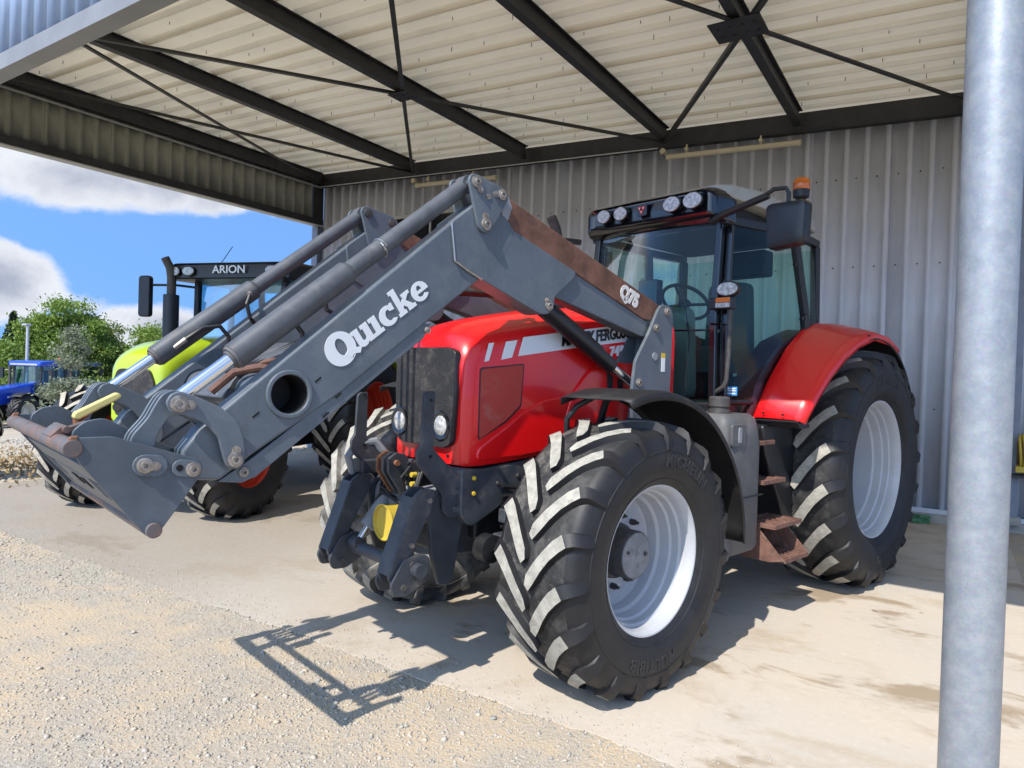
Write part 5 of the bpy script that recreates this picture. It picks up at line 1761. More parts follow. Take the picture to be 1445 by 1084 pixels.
HOLE = ((-1.722, 1.505), .078, (-.62, .78))
for s in (1, -1):
    # front boom: hollow box section with the cross tube running through it
    boom_poly = [(-.80, 2.435), (-.941, 2.322), (-1.973, 1.452), (-2.06, 1.375), (-2.118, 1.30), (-2.125, 1.245), (-2.085, 1.19), (-1.985, 1.182), (-1.862, 1.272), (-1.50, 1.505), (-.745, 2.078), (-.70, 2.20)]
    boom = lp_(boom_poly, .452, .556, 'front_boom', s=s, hole=HOLE, bev=.012)
    # lower box under the boom
    lp_([(-1.99, 1.176), (-1.90, 1.165), (-1.845, 1.185), (-1.07, 1.768), (-1.035, 1.835), (-1.07, 1.836), (-1.855, 1.262), (-1.985, 1.18)], .462, .549, 'lower_box', s=s, bev=.008)
    lb = [o for o in tr.children if o.name.startswith('lower_box')][-1]
    pin(-1.895, 1.207, .549, s, lb, .019)
    pin(-1.055, 1.805, .549, s, lb, .016)
    ring = lp_(circle(-1.722, 1.505, .098, 32), .545, .568, 'tube_collar', s=s, hole=HOLE, bev=.006, par=tr)
    # rear boom and elbow
    lp_([(-.72, 2.40), (-.57, 2.385), (.665, 1.972), (.73, 1.945), (.72, 1.90), (.62, 1.872), (-.20, 2.045), (-.60, 2.06), (-.72, 2.10)], .458, .550, 'rear_boom', s=s, bev=.008)
    elbow = lp_([(-.941, 2.326), (-.79, 2.445), (-.60, 2.412), (-.535, 2.352), (-.05, 2.20), (-.062, 2.165), (-.215, 2.045), (-.222, 1.985), (-.26, 1.945), (-.32, 1.94), (-.36, 1.95), (-.741, 2.076), (-.915, 2.145)], .442, .568, 'elbow', s=s, rnd=.015, bev=.005)
    # weld seam along the front edge of the elbow
    mb = MB().tube([(sx(.566, s), -.941, 2.322), (sx(.567, s), -.928, 2.235), (sx(.567, s), -.915, 2.145), (sx(.566, s), -.83, 2.108), (sx(.566, s), -.742, 2.077)], .0055, n=6)
    mb.build('weld_seam', 'steel', elbow)
    # rusty levelling rail
    rail = lp_([(-.615, 2.515), (-.585, 2.517), (.765, 2.092), (.772, 2.075), (.70, 1.985), (.62, 1.985), (.60, 1.990), (-.52, 2.345), (-.556, 2.368), (-.578, 2.40)], .470, .560, 'levelling_rail', 'rust_guard', s=s, bev=.006)
    lp_([(-.66, 2.50), (-.575, 2.515), (-.548, 2.47), (-.575, 2.395), (-.60, 2.385)], .478, .563, 'rail_fork', 'pale_grey', s=s, bev=.004, par=rail)
    # tilt bracket: two plates with their pins
    bp_ = [(-.862, 2.545), (-.845, 2.572), (-.81, 2.578), (-.64, 2.547), (-.605, 2.525), (-.60, 2.495), (-.705, 2.325), (-.745, 2.300), (-.785, 2.315), (-.80, 2.345)]
    br = lp_(bp_, .571, .588, 'tilt_bracket', s=s, rnd=.025, bev=.004)
    lp_(bp_, .424, .440, 'bracket_plate', s=s, rnd=.025, bev=.004, par=br)
    pin(-.815, 2.538, .588, s, br, .029, (.026, -.034))
    pin(-.648, 2.508, .588, s, br, .027, (-.042, -.004))
    pin(-.745, 2.345, .588, s, br, .030, (-.006, .042))
    mb = MB().cyl((sx(.586, s), -.735, 2.482), (sx(.592, s), -.735, 2.482), .014, n=14)
    mb.build('grease_hole', 'worn_pin', br)
    mb = MB().cyl((sx(.43, s), -.815, 2.538), (sx(.58, s), -.815, 2.538), .022, n=12).cyl((sx(.43, s), -.648, 2.508), (sx(.58, s), -.648, 2.508), .022, n=12).cyl((sx(.43, s), -.745, 2.345), (sx(.58, s), -.745, 2.345), .024, n=12)
    mb.build('pivot_bar', 'steel', br)
    for yy, zz, rr in ((-.815, 2.538, .026), (-.648, 2.508, .024), (-.745, 2.345, .026)):
        mb = MB().lathe([(0, rr), (.012, rr), (.014, rr * .6), (.014, .0001)], 20, c=(0, yy, zz))
        d = -1 if s > 0 else 1
        mb.v = [(sx(.424, s) + d * p[0], p[1], p[2]) for p in mb.v]
        mb.build('pin_end', 'hub_dark', br)
    # tilt cylinder
    xm = sx(.505, s)
    a, b = Vector((xm, -.815, 2.538)), Vector((xm, -2.142, 1.472))
    d = (b - a).normalized()
    cyl_o = MB().cyl(a + d * .03, a + d * .835, .0395, n=28).cyl(a + d * .82, a + d * 1.425, .0535, n=28)
    cyl_o.cyl(a + d * .80, a + d * .823, .040, .0535, n=28)
    cyl_o.cyl((xm - .03, a.y, a.z), (xm + .03, a.y, a.z), .043, n=20)
    tc_ = cyl_o.build('tilt_cylinder', 'cylinder_grey', tr, bevel=.003)
    g0 = a + d * 1.425
    MB().cyl(g0 - d * .004, g0 + d * .012, .0505, .047, n=28).cyl(g0 + d * .010, g0 + d * .020, .036, n=24).build('gland', 'worn_tube', tc_, bevel=.003)
    MB().cyl(g0, b - d * .02, .0265, n=24).build('rod', 'chrome', tc_)
    MB().cyl((xm - .03, b.y, b.z), (xm + .03, b.y, b.z), .045, n=20).build('rod_eye', 'loader_grey', tc_, bevel=.004)
    # hydraulic hose fittings on the cylinder
    w0 = a + d * .86 + Vector((-.02 * s, -.0, -.05))
    w0 = a + d * .865
    n_up = Vector((0, d.z, -d.y)) * (1 if d.z * 0 + -d.y > 0 else -1)
    f0 = w0 + n_up * .05
    inn = -1 if s > 0 else 1
    hs = MB().tube([w0 + Vector((inn * .05, 0, 0)), w0 + Vector((inn * .075, -.01, -.01)), w0 + Vector((inn * .085, -.03, -.06)), w0 + Vector((inn * .08, -.01, -.13)), w0 + Vector((inn * .03, .05, -.17))], .0105, n=8)
    hs.build('hose', 'hose_black', tc_)
    MB().cyl(w0 + Vector((inn * .045, .0, 0)), w0 + Vector((inn * .08, -.012, -.012)), .013, n=8).build('hose_fitting', 'worn_pin', tc_)
    w1 = a + d * 1.32
    p = [w1 + Vector((inn * .05, 0, -.01)), w1 + Vector((inn * .075, .04, .03)), w1 + Vector((inn * .085, .11, .085)), w1 + Vector((inn * .085, .19, .10)), w1 + Vector((inn * .085, .235, .05)), w1 + Vector((inn * .08, .235, -.03)), w1 + Vector((inn * .06, .20, -.09))]
    MB().tube(p, .0115, n=8).build('hose', 'hose_black', tc_)
    MB().cyl(w1 + Vector((inn * .045, -.01, -.02)), w1 + Vector((inn * .07, .035, .025)), .014, n=8).build('hose_fitting', 'worn_pin', tc_)
    # lift cylinder
    a, b = Vector((xm, -.262, 1.992)), Vector((xm, .610, 1.562))
    d = (b - a).normalized()
    lc_ = MB().cyl(a + d * .02, a + d * .70, .048, n=28).cyl((xm - .05, a.y, a.z), (xm + .05, a.y, a.z), .045, n=20).build('boom_lift_cylinder', 'black_plastic', tr, bevel=.004)
    MB().cyl(a + d * .69, b, .028, n=24).build('rod', 'chrome', lc_)
    MB().tube([a + d * .10 + Vector((sx(.02, s) - sx(0, s), .0, .05)), a + d * .35 + Vector((0, .0, .065)), a + d * .60 + Vector((0, 0, .062)), a + d * .66 + Vector((0, .0, .02))], .009, n=8).build('supply_pipe', 'hose_black', lc_)
    pin(-.262, 1.992, .566, s, lc_, .028, (-.018, .026))
    # mounting tower
    tower = [(.63, 1.895), (.725, 2.055), (.765, 2.092), (.845, 2.092), (.885, 2.05), (.895, 1.98), (.880, 1.20), (.50, 1.20), (.480, 1.545), (.505, 1.72)]
    tw = lp_(tower, .565, .588, 'loader_tower', s=s, rnd=.02, bev=.004)
    lp_(tower, .424, .444, 'tower_plate', s=s, rnd=.02, bev=.004, par=tw)
    lp_([(.70, 1.94), (.88, 1.98), (.868, 1.20), (.60, 1.20)], .444, .565, 'tower_core', s=s, bev=.004, par=tw)
    for yy, zz in ((.815, 2.048), (.705, 1.935), (.54, 1.585)):
        pin(yy, zz, .588, s, tw, .026)
    MB().cyl((sx(.586, s), .70, 1.755), (sx(.594, s), .70, 1.755), .026, n=20).build('cover_disc', 'pale_grey', tw)
    lp_([(.775, 1.75), (.815, 1.75), (.815, 1.78), (.775, 1.78)], .588, .590, 'sticker', 'yellow_sticker', s=s, par=tw, bev=0)
    lp_([(.775, 1.66), (.815, 1.66), (.815, 1.749), (.775, 1.749)], .588, .590, 'sticker', 'white_decal', s=s, par=tw, bev=0)
    lp_([(.50, 1.20), (.90, 1.20), (.95, .80), (.45, .80)], .30, .50, 'subframe', 'chassis_black', s=s, bev=.01)
    # headstock links
    cl = [(-2.19, 1.475), (-2.175, 1.505), (-2.145, 1.517), (-2.09, 1.498), (-2.005, 1.460), (-1.94, 1.408), (-1.915, 1.345), (-1.906, 1.262), (-1.918, 1.233), (-1.945, 1.224), (-1.975, 1.237), (-1.985, 1.262), (-2.008, 1.345), (-2.058, 1.402), (-2.122, 1.431), (-2.172, 1.436)]
    ck = lp_(cl, .578, .596, 'curved_link', s=s, rnd=.012, bev=.004)
    lp_(cl, .420, .436, 'link_plate', s=s, rnd=.012, bev=.004, par=ck)
    pin(-2.148, 1.471, .596, s, ck, .030, (.040, -.004))
    pin(-1.947, 1.262, .596, s, ck, .028, (.004, .036))
    fl = [(-2.148, 1.522), (-2.19, 1.505), (-2.212, 1.468), (-2.235, 1.42), (-2.285, 1.36), (-2.30, 1.27), (-2.28, 1.235), (-2.24, 1.235), (-2.215, 1.28), (-2.205, 1.36), (-2.165, 1.425), (-2.11, 1.44), (-2.105, 1.49)]
    for xa, xb in ((.535, .553), (.498, .512), (.460, .474)):
        lp_(fl, xa, xb, 'front_link', s=s, rnd=.02, bev=.004)
    # headstock side plates
    hp = [(-2.478, 1.352), (-2.46, 1.366), (-2.355, 1.366), (-2.28, 1.340), (-2.085, 1.275), (-2.068, 1.25), (-2.075, 1.215), (-2.195, 1.045), (-2.215, 1.022), (-2.25, 1.022), (-2.275, 1.055), (-2.45, 1.285)]
    h1 = lp_(hp, .602, .618, 'headstock_plate', 'headstock_grey', s=s, rnd=.014, bev=.003)
    lp_(capsule((-2.262, 1.265), (-2.225, 1.262), .037), .618, .628, 'pin_boss', s=s, par=h1, bev=.003)
    lp_(capsule((-2.108, 1.243), (-2.145, 1.248), .030), .618, .628, 'pin_boss', s=s, par=h1, bev=.003)
    pin(-2.262, 1.265, .628, s, h1, .026, (.036, -.004))
    pin(-2.106, 1.242, .628, s, h1, .026)
    MB().cyl((sx(.626, s), -2.150, 1.249), (sx(.6295, s), -2.150, 1.249), .012, n=12).build('bolt_hole', 'black_hole', h1)
    inner = [(-2.44, 1.37), (-2.40, 1.405), (-2.34, 1.415), (-2.26, 1.37), (-2.10, 1.29), (-2.09, 1.22), (-2.22, 1.06), (-2.27, 1.07), (-2.43, 1.29)]
    lp_(inner, .418, .434, 'inner_plate', 'headstock_grey', s=s, rnd=.02, bev=.003)
    # yellow locking lever (only on the far side) and wear edges
    lp_([(-2.49, 1.345), (-2.475, 1.37), (-2.455, 1.372), (-2.46, 1.35)], .60, .62, 'plate_edge', 'rust', s=s, bev=.002, par=h1)

# headstock cross members
MB().cyl((-.605, -2.470, 1.332), (.625, -2.470, 1.332), .0285, n=24).build('headstock_tube', 'worn_tube', tr, bevel=.003)
MB().cyl((-.605, -2.228, 1.040), (.635, -2.228, 1.040), .026, n=24).build('headstock_tube', 'worn_tube', tr, bevel=.003)
MB().cyl((-.60, -2.262, 1.265), (.60, -2.262, 1.265), .020, n=16).build('hook_shaft', 'cylinder_grey', tr)
def slanted(y0, z0, y1, z1, x0, x1, th, name, mat, holes=()):
    """flat bar lying on the slanted front face of the headstock between two (y, z) points"""
    a, b = Vector((y0, z0)), Vector((y1, z1))
    n = Vector((b.y - a.y, -(b.x - a.x))).normalized() * th
    return MB().prism([(a.x, a.y), (b.x, b.y), (b.x + n.x, b.y + n.y), (a.x + n.x, a.y + n.y)], x0, x1, axis=0).build(name, mat, tr, bevel=.003)
slanted(-2.425, 1.262, -2.365, 1.19, -.60, .60, -.012, 'headstock_panel', 'headstock_grey')
slanted(-2.300, 1.112, -2.245, 1.045, -.60, .60, -.012, 'headstock_panel', 'headstock_grey')
slanted(-2.366, 1.188, -2.301, 1.111, -.30, .32, -.012, 'headstock_panel', 'headstock_grey')
for x0 in (-.58, -.53, -.48, -.43, -.38, .38, .43, .48, .53, .58):
    slanted(-2.366, 1.188, -2.301, 1.111, x0 - .006, x0 + .006, -.02, 'panel_rib', 'loader_grey')
slanted(-2.352, 1.172, -2.318, 1.132, -.02, .06, .004, 'panel_slot', 'black_hole')
slanted(-2.352, 1.172, -2.318, 1.132, .14, .20, .004, 'panel_slot', 'black_hole')
# latch on the top tube
mb = MB().prism(rounded([(-2.485, 1.36), (-2.43, 1.378), (-2.37, 1.40), (-2.36, 1.372), (-2.42, 1.345)], .012), .30, .345, axis=0)
mb.prism(rounded([(-2.50, 1.350), (-2.465, 1.385), (-2.44, 1.380), (-2.45, 1.345)], .01), .24, .40, axis=0)
mb.cyl((.22, -2.45, 1.375), (.42, -2.45, 1.375), .013, n=10)
mb.build('latch', 'worn_tube', tr, bevel=.004)
lev = MB().tube([(-.30, -2.28, 1.33), (-.30, -2.285, 1.365), (-.30, -2.255, 1.385)], .020, n=10).build('lock_lever', 'rust', tr)
lvp = MB().prism(rounded([(-2.285, 1.355), (-2.135, 1.443), (-2.115, 1.460), (-2.135, 1.478), (-2.30, 1.388), (-2.305, 1.365)], .012), -.325, -.275, axis=0)
lvp.build('lever_grip', 'lever_yellow', lev, bevel=.008)
MB().box(-.33, -.26, -2.27, -2.16, 1.29, 1.35).build('lock_spring', 'rim_red', tr, bevel=.01)
# cross tube between the booms, with hoses clipped along it
MB().lathe([(.545, .0775), (.30, .0770), (-.30, .0770), (-.525, .0775)], 32, c=(0, -1.722, 1.505)).build('cross_tube', 'loader_grey', tr)
MB().lathe([(.556, .0765), (.40, .0755), (.40, .0001)], 32, c=(0, -1.722, 1.505)).build('tube_bore', 'black_matte', tr)
MB().prism(rounded([(-1.86, 1.46), (-1.80, 1.57), (-1.64, 1.66), (-1.44, 1.74), (-1.40, 1.70), (-1.60, 1.57)], .03), -.30, .20, axis=0).build('cable_cover', 'cylinder_grey', tr, bevel=.012)
mb = MB().tube([(.20, -1.90, 1.50), (.24, -1.82, 1.585), (.32, -1.74, 1.61), (.40, -1.68, 1.60), (.45, -1.62, 1.60)], .018, n=8).tube([(.30, -1.76, 1.60), (.33, -1.73, 1.63), (.38, -1.71, 1.64), (.42, -1.66, 1.63)], .012, n=8)
mb.build('coupling', 'rust_guard', tr)
for k in range(3):
    MB().tube([(.20 - k * .05, -1.80, 1.58), (.16 - k * .05, -1.60, 1.66), (.10 - k * .06, -1.3, 1.80), (.0 - k * .06, -.9, 1.98), (-.1 - k * .06, -.4, 2.10), (-.15 - k * .05, .3, 2.14)], .013, n=8).build('hydraulic_hose', 'hose_black', tr)
# wire clip on the left tilt cylinder
ca, cb = Vector((.505, -.815, 2.538)), Vector((.505, -2.142, 1.472))
cd = (cb - ca).normalized()
cn = cd.cross(Vector((1, 0, 0))).normalized()
cq = ca + cd * .60
ringp = [cq + Vector((math.cos(t), 0, 0)) * .0425 + cn * (.0425 * math.sin(t)) + cd * (.006 * t / 3.14) for t in [6.9 * i / 24 for i in range(25)]]
ringp += [ringp[-1] + Vector((.012, .006, -.012)), ringp[-1] + Vector((.008, .018, -.030))]
MB().tube(ringp, .0035, n=6).build('wire_clip', 'steel', tr)

# lettering on the booms
def side_text(name, s, size, mat, y0, z0, ang, x, par, **kw):
    ex = Vector((0, math.cos(ang), math.sin(ang)))
    ey = Vector((0, -math.sin(ang), math.cos(ang)))
    return text_obj(name, s, size, mat, par, (x, y0, z0), ex, ey, **kw)
def arc_pts(cx, cy, rx, ry, a0, a1, n=18):
    return [(cx + rx * math.cos(rad(a0 + (a1 - a0) * i / n)), cy + ry * math.sin(rad(a0 + (a1 - a0) * i / n))) for i in range(n + 1)]
def slab_letters():
    L = []
    L.append((0, arc_pts(.72, .66, .74, .86, 0, 351, 39), [arc_pts(.78, .72, .24, .46, 0, 342, 19)]))
    L.append((0.0, [(.70, .26), (1.02, .40), (1.62, .12), (1.40, -.12), (1.12, .06), (.95, -.06)], []))
    L.append((1.42, [(0, 1), (.40, 1), (.40, .34), (.47, .24), (.56, .26), (.62, .36), (.62, .80), (.53, .80), (.53, 1), (.94, 1), (.94, .2), (1.04, .2), (1.04, 0), (.66, 0), (.66, .1), (.5, -.02), (.32, -.03), (.16, .07), (.10, .25), (.10, .80), (0, .80)], []))
    L.append((2.44, [(0, 1), (.42, 1), (.42, .2), (.54, .2), (.54, 0), (0, 0), (0, .2), (.1, .2), (.1, .8), (0, .8)], []))
    L.append((2.98, arc_pts(.5, .5, .5, .53, 58, 318, 22) + arc_pts(.56, .5, .20, .30, 300, 75, 12) + [(.66, .66), (.92, .60), (.92, 1.0), (.80, 1.0)], []))
    L.append((3.95, [(0, 1.5), (.40, 1.5), (.40, .64), (.62, .82), (.55, .82), (.55, 1), (1.04, 1), (1.04, .82), (.92, .82), (.68, .6), (.97, .2), (1.08, .2), (1.08, 0), (.60, 0), (.60, .2), (.62, .2), (.48, .42), (.40, .36), (.40, .2), (.48, .2), (.48, 0), (0, 0), (0, .2), (.1, .2), (.1, 1.3), (0, 1.3)], []))
    L.append((5.02, [(1.0, .42)] + arc_pts(.5, .5, .5, .53, 8, 322, 26) + arc_pts(.52, .42, .22, .22, 325, 180, 10) + [(.30, .42)], [[(.36, .58)] + arc_pts(.5, .58, .14, .26, 170, 10, 8) + [(.64, .58)]]))
    return L
def quicke(parent, x, y0, z0, ang, unit):
    for x1, x2, mat, dx, dy, nm in ((x - .0015, x + .0008, 'decal_edge', .03, -.03, 'lettering_backing'), (x - .001, x + .0014, 'white_decal', 0, 0, 'lettering')):  # dark outline backing printed under the white letters
        mb = MB()
        for k, (off, poly, holes) in enumerate(slab_letters()):
            lift = .0006 if k == 1 else 0.0
            def tf(q):
                u, v = (q[0] + off + dx) * unit * 1.19, (q[1] + dy) * unit
                return (y0 + u * math.cos(ang) - v * math.sin(ang), z0 + u * math.sin(ang) + v * math.cos(ang))
            mb.prism([tf(q) for q in poly], x1, x2 + lift, axis=0, holes=[[tf(q) for q in h] for h in holes] if holes else ())
        mb.build(nm, mat, parent, smooth=0)
boomL = [o for o in tr.children if o.name.startswith('front_boom')][0]
quicke(boomL, .5575, -1.525, 1.608, rad(37.3), .085)
railL = [o for o in tr.children if o.name.startswith('levelling_rail')][0]
side_text('lettering', 'Q75', .115, 'white_worn', .455, 2.112, rad(-17.4), .562, railL, bold=.008, sx=.88)
# small slots cut in the boom above and below the cross tube
mb = MB()
for yy, zz in ((-1.60, 1.565), (-1.505, 1.50), (-1.855, 1.425), (-1.56, 1.42)):
    c = Vector((yy, zz))
    d = Vector((math.cos(rad(40)), math.sin(rad(40)))) * .017
    n = Vector((-d.y, d.x)).normalized() * .0035
    mb.prism([tuple(c - d - n), tuple(c + d - n), tuple(c + d + n), tuple(c - d + n)], .555, .5575, axis=0)
mb.build('slots', 'black_hole', boomL, smooth=0)
# ------------------------------------------------------------------ green tractor parked alongside
gt = empty('tractor', (-7.35, 4.35, 0), rad(17))
tag(gt, 'lime green tractor with black cab roof and red wheel rims behind the grey loader', 'tractor')
def gp_(m, name, mat, par=None, **kw):
    return m.build(name, mat, par or gt, **kw)
GF = dict(R=0.70, W=0.52, rr=0.37, half_w=0.21, disc=-0.03, n_lug=18, mats=('rubber', 'lug_top_green', 'rim_red'), hub=(0.12, 0.10, 'hub_dark', 'rim_red'), lug_w=0.058, sweep=0.25)
GR = dict(R=0.93, W=0.62, rr=0.53, half_w=0.26, disc=-0.05, n_lug=20, mats=('rubber', 'lug_top_green', 'rim_red'), hub=(0.15, 0.05, 'hub_dark', 'rim_red'), lug_w=0.07, sweep=0.32)
make_wheel(gt, (.90, 0, .67), False, key='gf', **GF)
make_wheel(gt, (-.90, 0, .67), True, key='gf', **GF)
make_wheel(gt, (.92, 2.75, .915), False, key='gr', **GR)
make_wheel(gt, (-.92, 2.75, .915), True, key='gr', **GR)
GH = [(-.47, .30, 1.64, .98), (-.43, .345, 1.71, .96), (-.35, .37, 1.77, .96), (-.2, .39, 1.84, 1.0), (.1, .40, 1.90, 1.06), (.5, .41, 1.95, 1.1), (1.05, .42, 1.99, 1.12)]
def gsec(y, hw, zt, zb):
    zs = zt - .14
    half = [(hw - .04, zb), (hw, zb + .05), (hw, zs - .1), (hw - .01, zs - .02), (hw - .05, zs + .06), (hw - .12, zs + .10), (hw * .4, zs + .135), (0, zs + .14)]
    return [(x, y, z) for x, z in half] + [(-x, y, z) for x, z in reversed(half[:-1])]
secs = [gsec(*h) for h in GH]
mb = MB().loft(secs)
mb.add(secs[0], [tuple(range(len(secs[0])))])
ghood = gp_(mb, 'bonnet', 'green_paint', smooth=40)
gp_(MB().prism(rounded([(-.22, 1.05), (.22, 1.05), (.27, 1.40), (.20, 1.55), (-.20, 1.55), (-.27, 1.40)], .05), -.505, -.45, axis=1), 'grille', 'grille_mesh', ghood, bevel=.01)
gp_(MB().prism(rounded([(-.07, 1.12), (.07, 1.12), (.07, 1.17), (-.07, 1.17)], .01), -.515, -.50, axis=1), 'badge', 'white_decal', ghood)
for s in (-1, 1):
    gp_(MB().prism(rounded([(-.22, 1.62), (.0, 1.66), (.22, 1.60), (.18, 1.35), (-.26, 1.28), (-.30, 1.45)], .05), *sorted((s * .375, s * .405)), axis=0), 'side_vent', 'black_matte', ghood, bevel=.006)
    gp_(MB().prism(rounded([(.32, 1.62), (.95, 1.68), (.95, 1.25), (.32, 1.25)], .06), *sorted((s * .395, s * .418)), axis=0), 'rear_vent', 'black_matte', ghood, bevel=.006)
    lamp = gp_(MB().prism(circle(s * .19, 1.14, .06, 20, .05), -.512, -.48, axis=1), 'headlight', 'black_gloss', ghood, bevel=.006)
text_obj('lettering', 'ARION 620', .10, 'black_decal', ghood, (.423, .62, 1.76), (0.02, 1, .06), (0, 0, 1), bold=.002)
gp_(MB().box(-.28, .28, -.4, 1.2, .62, 1.1).box(-.22, .22, 1.0, 3.1, .5, 1.2), 'chassis', 'chassis_black', bevel=.03)
gp_(MB().cyl((-.8, 0, .64), (.8, 0, .64), .09, n=18).cyl((-.8, 2.75, .915), (.8, 2.75, .915), .14, n=18), 'axles', 'chassis_black')
gp_(MB().prism([(-.60, .55), (-.35, .55), (-.35, .95), (-.60, .95)], -.30, .30, axis=0), 'front_weight', 'chassis_black', bevel=.03)
gp_(MB().box(-.75, .75, 1.15, 2.65, 1.2, 1.38), 'cab_floor', 'black_plastic', bevel=.03)
for s in (-1, 1):
    for nm, a, b, c in (('front_pillar', (.62, 1.12, 1.36), (.60, 1.12, 2.0), (.66, 1.20, 2.76)), ('middle_pillar', (.82, 2.05, 1.36), (.82, 2.05, 2.0), (.76, 2.0, 2.76)), ('rear_pillar', (.70, 2.62, 1.5), (.70, 2.62, 2.1), (.68, 2.55, 2.76))):
        m = MB()
        for p, q in ((a, b), (b, c)):
            m.beam((s * p[0], p[1], p[2]), (s * q[0], q[1], q[2]), .06, .08, (0, 1, 0))
        gp_(m, nm, 'black_plastic', bevel=.008)
    gp_(MB().loft([[(s * .64, 1.16, 1.4), (s * .83, 2.0, 1.4)], [(s * .62, 1.16, 2.0), (s * .83, 2.0, 2.0)], [(s * .67, 1.24, 2.74), (s * .77, 1.96, 2.74)]]), 'door_glass', 'blue_glass')
    gp_(MB().loft([[(s * .82, 2.08, 1.7), (s * .72, 2.58, 1.7)], [(s * .765, 2.04, 2.74), (s * .69, 2.53, 2.74)]]), 'quarter_glass', 'blue_glass')
    m = arc_guard((2.75, .915), [(0, 1.03), (1, 1.0)], rad(-72), rad(50), .66, 1.22, .05)
    m.v = [(s * p[0], p[1], p[2]) for p in m.v]
    gp_(m, 'rear_fender', 'green_paint', solid=.008, smooth=40)
    arm = gp_(MB().tube([(s * .68, 1.16, 2.62), (s * .9, 1.08, 2.64), (s * 1.40, 1.02, 2.64)], .016, n=8), 'mirror_arm', 'black_plastic')
    base = rounded([(s * 1.24, 2.22), (s * 1.42, 2.22), (s * 1.42, 2.76), (s * 1.24, 2.76)], .05, 4)
    gp_(MB().prism(base, .98, 1.06, axis=1), 'mirror_housing', 'black_plastic', arm, bevel=.02)
gp_(MB().loft([[(x, 1.10 - .06 * (1 - (x / .6) ** 2), z) for x in (-.6, -.3, 0, .3, .6)] for z in (1.5, 2.1)] + [[(x, 1.17 - .06 * (1 - (x / .6) ** 2), 2.74) for x in (-.64, -.3, 0, .3, .64)]]), 'windscreen', 'blue_glass', smooth=60)
gp_(MB().loft([[(-.66, 2.64, 1.5), (.66, 2.64, 1.5)], [(-.64, 2.58, 2.74), (.64, 2.58, 2.74)]]), 'rear_window', 'blue_glass')
mb = MB().loft([roof_sec(.98, .78, 2.72, 2.88, .05), roof_sec(.95, .86, 2.70, 2.90, .07), roof_sec(1.05, .90, 2.69, 2.92, .08), roof_sec(1.8, .92, 2.72, 2.95, .10), roof_sec(2.6, .88, 2.72, 2.92, .10), roof_sec(2.72, .80, 2.74, 2.88, .06)], closed=True, caps=True)
groof = gp_(mb, 'roof', 'black_plastic', smooth=45)
text_obj('lettering', 'ARION', .135, 'white_decal', groof, (.0, .945, 2.812), (1, 0, 0), (0, 0, 1), bold=.002, sx=1.15)
for x, rx in ((-.80, .065), (-.60, .085), (.62, .085)):
    L = gp_(MB().prism(circle(x, 2.80, rx * 1.1, 24, .062), .935, .98, axis=1), 'work_light', 'black_gloss', groof, bevel=.006)
    gp_(MB().prism(circle(x, 2.80, rx, 24, .053), .928, .94, axis=1), 'lens', 'lamp_glass', L, bevel=.004)
gp_(MB().tube([(-.35, 1.2, 2.9), (-.15, 1.2, 3.15)], .005, n=5), 'aerial', 'black_plastic')
ex = gp_(MB().cyl((-.86, .95, 1.5), (-.86, .95, 2.50), .095, n=22), 'exhaust', 'black_plastic', bevel=.006)
gp_(MB().tube([(-.86, .95, 2.48), (-.86, .95, 2.72), (-.86, .92, 2.84), (-.88, .85, 2.96)], [.055, .055, .052, .05], n=16), 'exhaust_tip', 'hub_dark', ex)
gp_(MB().box(-.56, .56, 1.6, 1.64, 1.45, 2.0).cyl((0, 1.5, 1.5), (0, 1.72, 2.1), .04, n=10), 'steering_column', 'interior_grey', bevel=.02)
gp_(MB().box(-.25, .25, 2.05, 2.5, 1.5, 1.85).box(-.24, .24, 2.42, 2.54, 1.8, 2.45), 'seat', 'seat_fabric', bevel=.06)
gp_(MB().box(-.95, -.88, .40, .52, 1.30, 1.38), 'position_lamp', 'amber_lens', bevel=.01)

